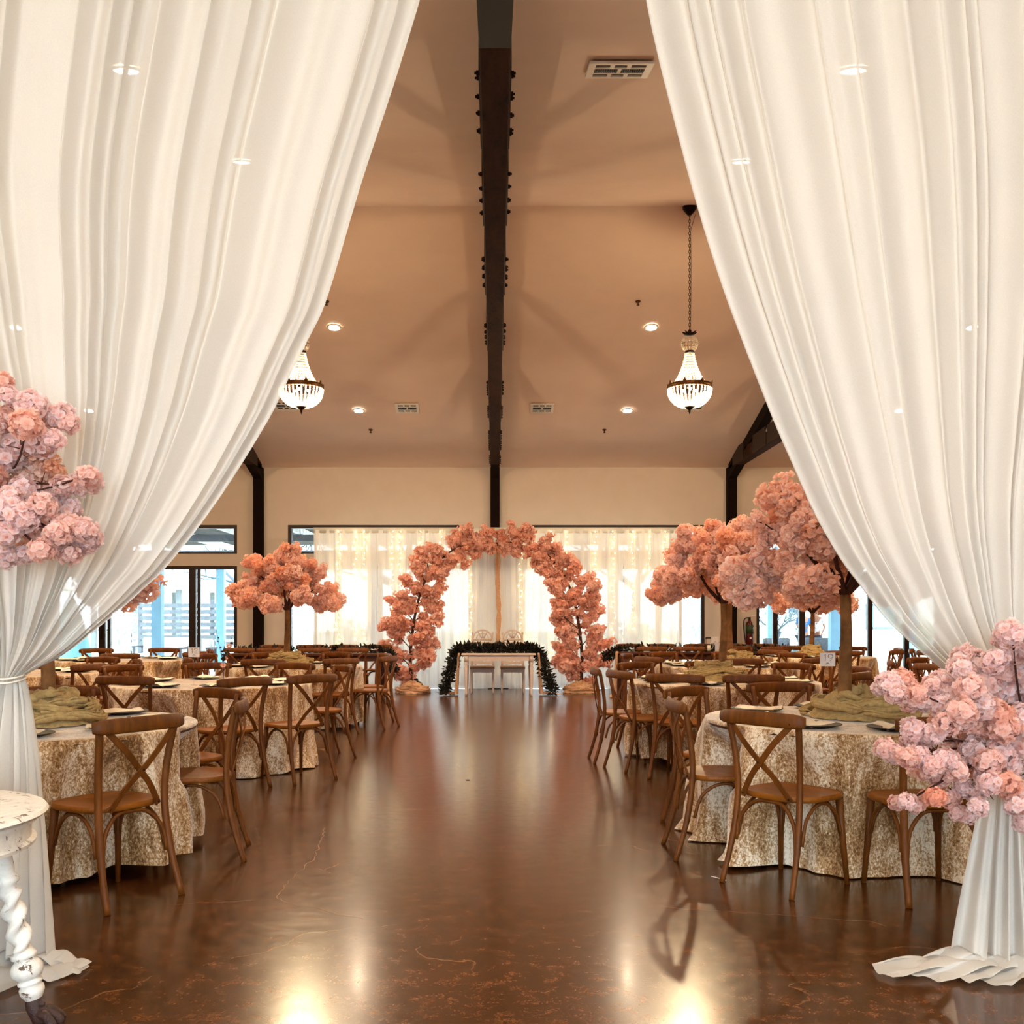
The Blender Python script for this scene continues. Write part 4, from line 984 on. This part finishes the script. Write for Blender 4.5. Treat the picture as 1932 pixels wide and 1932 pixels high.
# ------------------------------------------------------------------ entrance drapes
DY = 4.05
def drape(side, edge, otop, tie, label, foot, tongue, seed):
    """edge: inner edge pixels from top; tie (x,z); foot: inner and outer x at the floor"""
    random.seed(seed); np.random.seed(seed)
    E = [P(px, py, DY) for px, py in edge]; E = [Vector((v.x, 0, v.z)) for v in E]
    E = resample(arc_pts(E, 4), 120); tx, tz = tie
    O = resample(arc_pts([Vector((otop, 0, E[0].z)), Vector((otop*.98, 0, 3.2)), Vector((tx+side*.42, 0, tz+.9)), Vector((tx+side*.16, 0, tz+.3)), Vector((tx+side*.07, 0, tz))], 16), 120)
    t = thing('entrance_drape', label, 'drape', (0, DY, 0), group='entrance drapes')
    nu, nv = 560, 120; ph = np.random.rand(8)*TAU; pts = []
    NF = 16
    for i in range(nu):
        u = i/(nu-1)
        w_ = u + .026*math.sin(TAU*2*u+ph[0])+.014*math.sin(TAU*5*u+ph[1])+.006*math.sin(TAU*11*u+ph[7])
        for j in range(nv):
            s = j/(nv-1); uu = u+.004*math.sin(TAU*4*u+ph[2]+1.5*s)*(1-s)
            p = E[j].lerp(O[j], min(1, max(0, uu)))
            k = NF*w_*TAU+.5*math.sin(1.6*s+4*u+ph[3])
            f = math.sin(k+.8*math.sin(k+ph[4])); f2 = math.sin(2.37*k+ph[5]+.3*s); f3 = math.sin(TAU*5*u+ph[6]+1.0*s)
            am = .058*(1-.62*s); y = am*f+.26*am*f2*(.6+.4*math.sin(TAU*2*u))+.045*(1-.5*s)*f3
            # gathered bunch goes round at the tie
            b = s**6; y = y*(1-.4*b)+ -.05*math.sin(PI*u)*b
            pts.append((p.x+.022*math.cos(k)*(1-s*.8), y, p.z-.02*b*math.sin(PI*u)))
    obj('swag', MB().grid(pts, nu, nv), M['curtain'], t)
    # tail below the tie, ending in a pool on the floor
    nu, nv = 300, 90; pts = []; x_in, x_out = foot
    for i in range(nu):
        u = i/(nu-1); ti = E[-1].lerp(O[-1], u)
        for j in range(nv):
            s = j/(nv-1); v = min(1, s/.78)
            k = TAU*9*(u+.03*math.sin(TAU*2*u+ph[1]))+.8*math.sin(3*v+4*u); f = math.sin(k+.5*math.sin(k)); f2 = math.sin(2.3*k+ph[2])
            xf_ = x_in+(x_out-x_in)*u; spread = v**.62 if v < .3 else (.3**.62)+(1-.3**.62)*((v-.3)/.7)**1.15
            x = ti.x+(xf_-ti.x)*spread; z = ti.z-.0*(1-v)+(.035-ti.z)*v
            am = .016+.030*v; y = am*f+.4*am*f2-.05*math.sin(PI*u)*(1-v)**4-.06*v*math.sin(PI*u)
            if s > .78:
                q = (s-.78)/.22; an = tongue[0]+(tongue[1]-tongue[0])*u; ll = (tongue[2]*(1-u)+tongue[3]*u)*(1+.22*math.sin(7*u+ph[3])+.1*math.sin(19*u))*(1 if u > .12 else .75+.25*u/.12)
                dx, dy = math.cos(an)*ll*q, math.sin(an)*ll*q
                x += dx; y += dy; z = .012+(.035-.012)*(1-q)+.035*abs(math.sin(5*q+7*u+ph[4])*math.sin(TAU*3.3*u+2*q))*(1-q*.75)
            pts.append((x+.006*f2, y, z))
    obj('tail', MB().grid(pts, nu, nv), M['curtain'], t)
    cx = (E[-1].x+O[-1].x)/2; hw = abs(O[-1].x-E[-1].x)/2+.012
    for dz in (-.012, .004): obj('tie_cord', MB().tube([(cx+hw*math.cos(a), -.02+.075*math.sin(a), tz+dz+.01*math.sin(a)) for a in [TAU*k/32 for k in range(33)]], .004, 6, cap=False), M['white_metal'], t)
    return t
Ledge = [(905,-541),(868,-300),(828,-120),(795,0),(742,170),(682,350),(619,560),(583,638),(551,701),(526,755),(500,803),(440,900),(373,996),(305,1079),(274,1107),(241,1138),(194,1177),(122,1234),(60,1265),(42,1276)]
Redge = [(1128,-541),(1170,-300),(1202,-120),(1222,0),(1239,80),(1259,164),(1310,360),(1358,519),(1400,636),(1444,750),(1471,817),(1502,888),(1532,957),(1560,1010),(1590,1060),(1620,1100),(1667,1162),(1712,1207),(1772,1259),(1850,1320),(1905,1385)]
drape(-1, Ledge, -2.95, ((42-VPX)*DY/F, EYE+(HY-1276)*DY/F), 'white sheer drape at left, tied back with pink blossoms', (-1.74, -2.55), (-.25, -1.9, .22, .34), 5)
drape(1, Redge, 3.05, ((1905-VPX)*DY/F, EYE+(HY-1385)*DY/F), 'white sheer drape at right, tied back with pink blossoms', (1.80, 2.65), (PI+.12, PI+1.3, .34, .32), 9)
t = thing('drape_rod', 'horizontal rod the entrance drapes hang from, above the view', 'curtain rod', (0, DY, 4.97))
obj('rod', MB().tube([(-3.3,0,0),(3.3,0,0)], .025, 10), M['white_metal'], t)
for x in (-3.3, 3.3): obj('rod_end', MB().sphere((x,0,0), .045, 10, 8), M['white_metal'], t); 
for x in (-3.0, 0, 3.0): obj('rod_bracket', MB().tube([(x,0,0),(x,0,.33)], .012, 6), M['white_metal'], t)

# ------------------------------------------------------------------ blossom sprays on the drapes
def spray(root_px, cl, label, seed, extra):
    random.seed(seed); R0 = P(root_px[0], root_px[1], DY-.12); t = thing('blossom_spray', label, 'flower arrangement', R0, group='blossom sprays on the drapes')
    for k, (px, py, r) in enumerate(cl):
        d = DY-RR(.22,.48); c = P(px, py, d)-R0; rr = r*d/F*1.08
        put_cluster(near_cl, c, rr, t, .9)
        if k % 2 == 0:
            m_ = c*.55+Vector((RR(-.03,.03), RR(.0,.05), RR(-.03,.03))); e = c*.97
            mb = MB().tube(arc_pts([(0,0,0), m_, e], 4), [.006]*4+[.004]*4+[.002], 6)
            for q in range(2):
                b = Vector(m_).lerp(e, RR(.2,.8)); mb.tube([b, b+Vector((RR(-.05,.05), -.02, RR(-.05,.05)))], [.0025,.0012], 5)
            obj('branch', mb, M['branch'], t)
    for px, py, r in extra:
        d = DY-RR(.10,.20); c = P(px, py, d)-R0; o = put_cluster(mid_cl, c, r*d/F*1.05, t, .9)
Lc = [(2,722,24),(14,745,20),(60,762,30),(112,785,26),(90,800,24),(22,790,32),(52,800,30),(130,800,20),(32,842,34),(74,832,32),(8,865,34),(100,830,22),(166,898,24),(148,915,22),(120,915,22),(176,915,18),(103,945,32),(128,960,26),(80,955,28),(42,925,30),(12,950,34),(40,975,32),(10,1000,34),(66,995,30),(110,1005,26),(122,992,26),(158,1000,26),(170,1020,24),(138,1030,26),(108,1035,26),(78,1038,24),(48,1045,20),(14,1048,26),(132,1046,22),(-30,800,40),(-30,900,40),(-30,1000,40)]
Lx = [(60,880,30),(90,890,26),(30,900,30),(110,880,20),(55,930,30),(85,975,28),(60,1030,24),(20,820,26),(95,1005,24),(40,870,24),(75,860,24),(100,920,22)]
spray((-40,930), Lc, 'pale pink blossom spray on the left drape', 51, Lx)
Rc = [(1909,1195,28),(1925,1212,28),(1893,1205,22),(1915,1232,26),(1930,1250,28),(1678,1290,24),(1700,1282,24),(1692,1308,22),(1662,1296,18),(1716,1300,20),(1733,1308,18),(1759,1292,20),(1745,1322,22),(1719,1322,22),(1791,1304,30),(1776,1285,24),(1812,1262,26),(1824,1240,26),(1850,1252,28),(1878,1246,26),(1900,1266,28),(1860,1290,30),(1832,1296,28),(1892,1300,30),(1783,1334,26),(1816,1340,28),(1848,1332,30),(1880,1345,28),(1722,1376,24),(1742,1392,22),(1715,1398,18),(1765,1380,22),(1785,1366,24),(1816,1360,24),(1850,1368,28),(1895,1372,30),(1925,1350,26),(1672,1412,22),(1690,1424,20),(1712,1428,22),(1735,1425,22),(1759,1445,22),(1745,1458,18),(1785,1432,24),(1804,1452,24),(1775,1466,20),(1836,1415,28),(1864,1435,28),(1890,1420,28),(1920,1410,28),(1905,1445,26),(1692,1514,16),(1710,1512,17),(1728,1518,17),(1745,1504,16),(1765,1504,20),(1791,1506,20),(1808,1534,18),(1826,1538,17),(1846,1522,20),(1844,1494,22),(1818,1484,20),(1870,1478,22),(1900,1478,24),(1928,1492,24),(1920,1520,24),(1932,1550,22),(1860,1462,22),(1960,1300,50),(1960,1400,50),(1960,1220,40)]
Rx = [(1870,1400,30),(1900,1400,30),(1840,1440,26),(1820,1390,26),(1880,1460,26),(1760,1355,20),(1790,1400,22),(1860,1320,24),(1910,1330,26),(1770,1485,18),(1730,1448,18),(1900,1500,20),(1925,1380,24),(1800,1318,22),(1850,1475,20)]
spray((1945,1405), Rc, 'large pale pink blossom spray on the right drape', 52, Rx)

# ------------------------------------------------------------------ distressed side table, front left
cx, cy, zt = -1.99, 3.28, .745
t = thing('side_table', 'distressed white side table with twisted leg in front of left drape', 'side table', (cx, cy, 0))
obj('tabletop', MB().lathe([(.001,zt-.03),(.48,zt-.03),(.505,zt-.024),(.515,zt-.014),(.508,zt-.004),(.49,zt),(.001,zt)], 64), M['shabby'], t, sharp=.7)
obj('apron', MB().lathe([(.455,zt-.125),(.475,zt-.12),(.478,zt-.108),(.462,zt-.10),(.462,zt-.05),(.48,zt-.045),(.48,zt-.03),(.44,zt-.03),(.44,zt-.125)], 64), M['shabby'], t, sharp=.7)
for k, q in enumerate((.32, 1.9, 3.5, 5.2)):
    a = Vector((.36*math.cos(q), .36*math.sin(q), zt-.12)); b = Vector((.47*math.cos(q), .47*math.sin(q), .10)); ax = (b-a)
    # turned and twisted leg: lathe rings along the slanting axis
    zn = ax.normalized(); u = zn.orthogonal().normalized(); v = zn.cross(u); mb = MB(); n = 18; vs = []
    prof = [(0,.036),(.05,.034),(.16,.034),(.20,.030),(.22,.040),(.25,.042),(.27,.028),(.30,.030)]
    tw = [(.30+.38*i/26, None) for i in range(1, 27)]
    prof += tw+[(.69,.030),(.71,.040),(.73,.042),(.745,.030),(.77,.044),(.80,.052),(.83,.052),(.86,.042),(.875,.032),(.885,.040),(.90,.040),(.91,.032),(.93,.040),(.96,.040),(.985,.032),(1.0,.028)]
    for f, r in prof:
        for j in range(n):
            w_ = TAU*j/n; rr = r if r else .031+.011*math.cos(2*(w_-f*22)); vs.append(a+ax*f+(u*math.cos(w_)+v*math.sin(w_))*rr)
    mb.add(vs, [(i*n+j, i*n+(j+1) % n, (i+1)*n+(j+1) % n, (i+1)*n+j) for i in range(len(prof)-1) for j in range(n)])
    leg = obj('twisted_leg', mb, M['shabby'], t)
    ft = MB().tube([b+Vector((0,0,.01)), b+Vector((0,0,-.03)), b+Vector((.02*math.cos(q), .02*math.sin(q), -.06)), b+Vector((.05*math.cos(q), .05*math.sin(q), -.07))], [.028,.026,.035,.03], 10)
    for j in range(4):
        w_ = q+(-.75+.5*j); e = b+Vector((.095*math.cos(w_), .095*math.sin(w_), -.088)); ft.tube(arc_pts([b+Vector((.02*math.cos(w_), .02*math.sin(w_), -.05)), b+Vector((.06*math.cos(w_), .06*math.sin(w_), -.055)), e], 3), [.018]*3+[.016]*3+[.009], 7)
    for j in range(5): ft.sphere(b+Vector((RR(-.02,.05)*math.cos(q), RR(-.02,.05)*math.sin(q), RR(-.05,-.02))), .014, 7, 5)
    obj('claw_foot', ft, M['carved'], leg, label='dark carved claw foot')
g = gauze_pile(-1.83, 3.20, zt, 'bit of pale green gauze on the white side table', 77, .13, 'olive'); g['group'] = 'gauze on the side table'

# ------------------------------------------------------------------ added fill lamps, out of view in the lobby, brightening drapes and blossoms
for x in (-2.6, 0, 2.6):
    t = thing('lobby_fill_light', 'round fill light added out of view in the lobby, '+{-2.6:'left',0:'middle',2.6:'right'}[x], 'ceiling light', (x, .6, 5.29), group='added lobby fill lights')
    obj('trim_ring', MB().lathe([(.15,0),(.15,-.03),(.18,-.03),(.18,0)], 24), M['white_metal'], t); obj('diffuser', MB().lathe([(.001,-.028),(.15,-.028),(.15,0)], 24), M['can'], t)
    light('lobby_fill_lamp', 'AREA', (0, 0, -.06), LOBBY_FILL_W, (1,.86,.70), t, shape='DISK', size=.3)

# ------------------------------------------------------------------ outside: patio, pergola, garden
struct('ground', MB().box(-70, 70, D+.2, 110, -.14, -.04), M['grass'])
struct('patio', MB().box(-14, 14, D+.2, 31, -.04, -.01), M['concrete_out'])
struct('forecourt', MB().box(-20, 20, -30, -4.2, -.12, -.02), M['concrete_out'])
t = thing('patio_pergola', 'grey slatted patio roof with white rafters beyond the glass', 'pergola', (0, 25.6, 0))
for k in range(24): obj('roof_board', MB().box(-13.5, 13.5, -4.2+k*.42, -4.2+k*.42+.35, 3.62, 3.65), M['out_dark'], t, smooth=False)
for k in range(17):
    x = -12.8+k*1.6; obj('rafter', MB().box(x-.05, x+.05, -4.3, 5.7, 3.44, 3.60), M['out_white'], t, smooth=False)
for y in (-.4, 5.4): obj('beam', MB().box(-13.4, 13.4, y-.08, y+.08, 3.26, 3.43), M['out_wood'], t, smooth=False)
for x in (-8.3, -3.0, 2.9, 8.35, 12.6):
    for y in (-.4, 5.4): obj('post', MB().box(x-.12, x+.12, y-.12, y+.12, -.01, 3.26), M['out_blue'], t, smooth=False)
def patio_seat(x, y, wd, rz, label, dark=False):
    t = thing('patio_sofa' if wd > 1 else 'patio_chair', label, 'outdoor seat', (x, y, -.01), rz); h = wd/2; c = M['out_wood']; cu = M['out_white'] if not dark else M['out_wood']
    for sx in (-1,1):
        for sy in (-1,1): obj('leg', MB().box(sx*h-.03, sx*h+.03, sy*.35-.03, sy*.35+.03, 0, .60 if sy < 0 else .60), c, t, smooth=False)
        obj('armrest', MB().box(sx*h-.05, sx*h+.05, -.38,.38,.60,.64), c, t, smooth=False)
    obj('seat_base', MB().box(-h,h,-.36,.36,.26,.31), c, t, smooth=False)
    obj('seat_cushion', MB().box(-h+.04,h-.04,-.34,.30,.31,.44), cu, t, smooth=False, bevel=.03)
    obj('back_cushion', MB().box(-h+.04,h-.04,.20,.36,.42,.86), cu, t, smooth=False, bevel=.05)
patio_seat(-9.0, 28.0, 1.5, 0, 'pale cushioned patio sofa outside the left glass door')
patio_seat(-7.6, 26.2, .7, 0, 'slatted patio chair right of the outdoor sofa')
patio_seat(7.6, 27.0, .9, .4, 'left grey patio lounge chair outside the right glass doors', True)
patio_seat(8.8, 27.6, .9, -.2, 'right grey patio lounge chair outside the right glass doors', True)
t = thing('patio_coffee_table', 'low slatted patio table before the outdoor sofa', 'outdoor table', (-8.8, 26.0, -.01))
for k in range(6): obj('slat', MB().box(-.55,.55,-.28+k*.095,-.28+k*.095+.08,.40,.425), M['out_wood'], t, smooth=False)
for sx in (-1,1):
    for sy in (-1,1): obj('leg', MB().box(sx*.5-.03,sx*.5+.03,sy*.24-.03,sy*.24+.03,0,.40), M['out_wood'], t, smooth=False)
def bare_tree(x, y, h, label, seed):
    random.seed(seed); t = thing('bare_tree', label, 'tree', (x, y, -.04), group='bare winter trees outside'); tr = MB().tube([(0,0,0),(RR(-.1,.1),0,h*.2),(RR(-.2,.2),0,h*.38)], [h*.035,h*.028,h*.02], 8)
    obj('trunk', tr, M['out_bark'], t); br = MB()
    def grow(p, d, l_, r, dep):
        e = p+d*l_; m_ = (p+e)/2+Vector((RR(-1,1), RR(-1,1), RR(-1,1)))*l_*.08; br.tube([p, m_, e], [r, r*.8, r*.6], 4, cap=False)
        if dep: 
            for _ in range(3): grow(e if _ else m_, (d+Vector((RR(-.9,.9), RR(-.9,.9), RR(-.3,.6)))).normalized(), l_*RR(.6,.8), r*.55, dep-1)
    for k in range(5): q = TAU*k/5; grow(Vector((0,0,h*.36)), Vector((.8*math.cos(q), .8*math.sin(q), RR(.3,1))).normalized(), h*.22, h*.014, 3)
    obj('bare_branches', br, M['out_bark'], t, kind='stuff')
for i, (x, y, h, lb) in enumerate(((-20.0,38,8,'bare tree behind the gazebo at far left'), (-9.0,38,7,'bare tree outside the left door pane'), (-23,52,9,'tall bare tree at the far left of the garden'), (9.2,33.5,2.6,'young staked tree outside the right doors'), (12,41,8,'bare tree beyond the people'), (19,53,9,'bare tree behind the white outbuilding'), (-3.4,36,7,'bare tree seen left of the backdrop'), (5.2,38,7,'bare tree seen right of the backdrop'))): bare_tree(x, y, h, lb, 200+i)
t = thing('gazebo', 'open garden gazebo with shallow hipped roof outside the left doors', 'gazebo', (-15.2, 46, 0))
obj('roof', MB().add([(-4,-3,2.6),(4,-3,2.6),(4,3,2.6),(-4,3,2.6),(-.8,0,3.9),(.8,0,3.9)], [(0,1,5,4),(1,2,5),(2,3,4,5),(3,0,4),(3,2,1,0)]), M['out_white'], t, smooth=False)
for x in (-3.5,-1.8,0,1.8,3.5):
    for y in (-2.6,2.6): obj('post', MB().box(x-.1,x+.1,y-.1,y+.1,-.04,2.6), M['out_wood'], t, smooth=False)
obj('railing', MB().box(-3.5,3.5,-2.64,-2.56,.85,.92), M['out_wood'], t, smooth=False)
t = thing('board_fence', 'horizontal board fence outside the left glass door', 'fence', (-9.4, 34, 0))
for k in range(9): obj('board', MB().box(-2.4,2.4,-.02,.02,.05+k*.21,.05+k*.21+.14), M['out_wood'], t, smooth=False)
for x in (-2.4,0,2.4): obj('post', MB().box(x-.06,x+.06,.02,.12,-.04,2.0), M['out_wood'], t, smooth=False)
t = thing('teal_umbrella', 'folded teal canvas shade at the far left outside', 'canvas shade', (-11.4, 27.5, 0))
obj('canvas', MB().lathe([(.55,.2),(.50,.6),(.35,1.2),(.15,1.8),(.03,2.0)], 16), M['out_teal'], t); obj('pole', MB().tube([(0,0,0),(0,0,2.1)], .03, 8), M['out_wood'], t)
t = thing('outbuilding', 'white outbuilding with a small window beyond the right doors', 'building', (18.5, 44, 0))
obj('walls', MB().box(-4,4,0,4,-.04,2.5), M['out_white'], t, smooth=False); obj('roof', MB().add([(-4.4,-.5,2.5),(4.4,-.5,2.5),(4.4,4.5,2.5),(-4.4,4.5,2.5),(-4.4,2,3.5),(4.4,2,3.5)], [(0,1,5,4),(1,2,5),(2,3,4,5),(3,0,4),(3,2,1,0)]), M['out_wood'], t, smooth=False)
wn = obj('window', MB().box(-2.6,-1.2,-.05,.0,.9,2.0), M['out_wood'], t, smooth=False); obj('pane', MB().box(-2.5,-1.3,-.06,-.05,1.0,1.9), M['out_teal'], wn, smooth=False)
def shrub(x, y, s, label, seed):
    random.seed(seed); t = thing('garden_shrub', label, 'shrub', (x, y, -.04), group='shrubs outside'); mb = MB()
    for k in range(260):
        d = Vector((random.gauss(0,1), random.gauss(0,1), random.gauss(0,1))).normalized(); c = Vector((d.x*s, d.y*s, s+d.z*s*.9))*RR(.7,1); u = d.orthogonal()*.13*s; v = d.cross(u)
        mb.add([c-u, c+v*.6, c+u, c-v*.6], [(0,1,2,3)])
    obj('foliage', mb, M['out_leaf'], t, kind='stuff', smooth=False); obj('stem', MB().tube([(0,0,0),(0,0,s)], .03, 6), M['out_bark'], t)
for i, (x, y, s) in enumerate(((-13.5,38,.9),(-8.5,42,1.0),(7.5,36,.9),(10.5,38,1.0),(14.8,36,.9),(-5,35,.8),(4.6,34,.8))): shrub(x, y, s, ('pale shrub beside the gazebo','pale shrub behind the board fence','pale shrub left of the young tree','pale shrub behind the people','pale shrub before the outbuilding','pale shrub left of backdrop outside','pale shrub right of backdrop outside')[i], 300+i)
# two people on the patio, seen small through the right doors
def person(x, y, rz, label, shirt, longhair, arms):
    t = thing('person', label, 'person', (x, y, -.01), rz)
    def skinned(nm, verts, edges, rad, m, sub=1):
        me = bpy.data.meshes.new(nm); me.from_pydata(verts, edges, []); o = bpy.data.objects.new(nm, me); C.objects.link(o); o.parent = t
        sk = o.modifiers.new('skin', 'SKIN'); 
        for i, r in enumerate(rad): me.skin_vertices[0].data[i].radius = (r, r*.85) if not isinstance(r, tuple) else r
        me.skin_vertices[0].data[0].use_root = True
        o.modifiers.new('sub', 'SUBSURF').levels = sub; me.materials.append(m)
        dg = bpy.context.evaluated_depsgraph_get(); dg.update(); ev = bpy.data.meshes.new_from_object(o.evaluated_get(dg)); o.modifiers.clear(); o.data = ev
        for p in ev.polygons: p.use_smooth = True
        return o
    V = [(0,0,.95),(0,0,1.15),(0,.01,1.36),(0,0,1.46),(0,-.01,1.54)]; Ed = [(0,1),(1,2),(2,3),(3,4)]; Rd = [(.14,.10),(.12,.09),(.15,.10),.05,.055]
    for s in (-1,1):
        b = len(V); V += [(s*.09,0,.88),(s*.10,-.02,.50),(s*.10,.03,.09),(s*.10,-.12,.04)]; Ed += [(0,b),(b,b+1),(b+1,b+2),(b+2,b+3)]; Rd += [.085,.058,.038,.035]
        b = len(V); sh = (s*.18,0,1.38); el = (s*.25,-.05*arms,1.12); wr = (s*(.24-.1*arms),-.24*arms,.90+.22*arms); V += [sh, el, wr]; Ed += [(2,b),(b,b+1),(b+1,b+2)]; Rd += [.05,.038,.026]
        hb = len(V); V.append((wr[0]-s*.01, wr[1]-.04*arms, wr[2]-.06*(1-arms))); Ed.append((b+2, hb)); Rd.append(.026)
        for k in range(5):
            V.append((V[hb][0]+(k-2)*.014, V[hb][1]-.05*arms-.01, V[hb][2]-.06*(1-arms)-(0 if k else -.02))); Ed.append((hb, len(V)-1)); Rd.append(.009)
    skinned('body', V, Ed, Rd, M['skin'])
    hd = MB().sphere((0,-.01,1.63), .092, 16, 12, 1.28); hd.sphere((0,-.105,1.62), .016, 8, 6, 1.4)
    for s in (-1,1): hd.sphere((s*.09,0,1.63), .018, 8, 6, 1.6)
    obj('head', hd, M['skin'], t)
    fc = MB().sphere((-.032,-.088,1.655), .010, 8, 6).sphere((.032,-.088,1.655), .010, 8, 6).box(-.025,.025,-.098,-.088,1.575,1.583); obj('eyes_and_mouth', fc, M['hair'], t)
    hr = MB().sphere((0,.022,1.665), .102, 16, 10, 1.15)
    if longhair: hr.sphere((0,.07,1.52), .085, 12, 8, 1.7)
    obj('hair', hr, M['hair'], t)
    V = [(0,0,.90),(0,0,1.12),(0,.01,1.35),(0,.0,1.42)]; Ed = [(0,1),(1,2),(2,3)]; Rd = [(.165,.12),(.145,.11),(.17,.12),.075]
    for s in (-1,1):
        b = len(V); V += [(s*.185,0,1.37),(s*.23,-.03*arms,1.2)]; Ed += [(2,b),(b,b+1)]; Rd += [.066,.055]
    skinned('shirt', V, Ed, Rd, shirt)
    V = [(0,0,.92)]; Ed = []; Rd = [(.155,.115)]
    for s in (-1,1):
        b = len(V); V += [(s*.09,0,.84),(s*.10,-.02,.50),(s*.10,.03,.12)]; Ed += [(0,b),(b,b+1),(b+1,b+2)]; Rd += [.10,.072,.055]
    skinned('trousers', V, Ed, Rd, M['dark_cloth'])
person(8.60, 28.6, .5, 'person in blue shirt standing on the patio outside', M['blue_cloth'], False, 1)
person(9.0, 28.75, -.5, 'person in white top with long hair beside one in blue', M['white_cloth'], True, .4)
print('chairs', NCH[0], 'objects', len(bpy.data.objects))
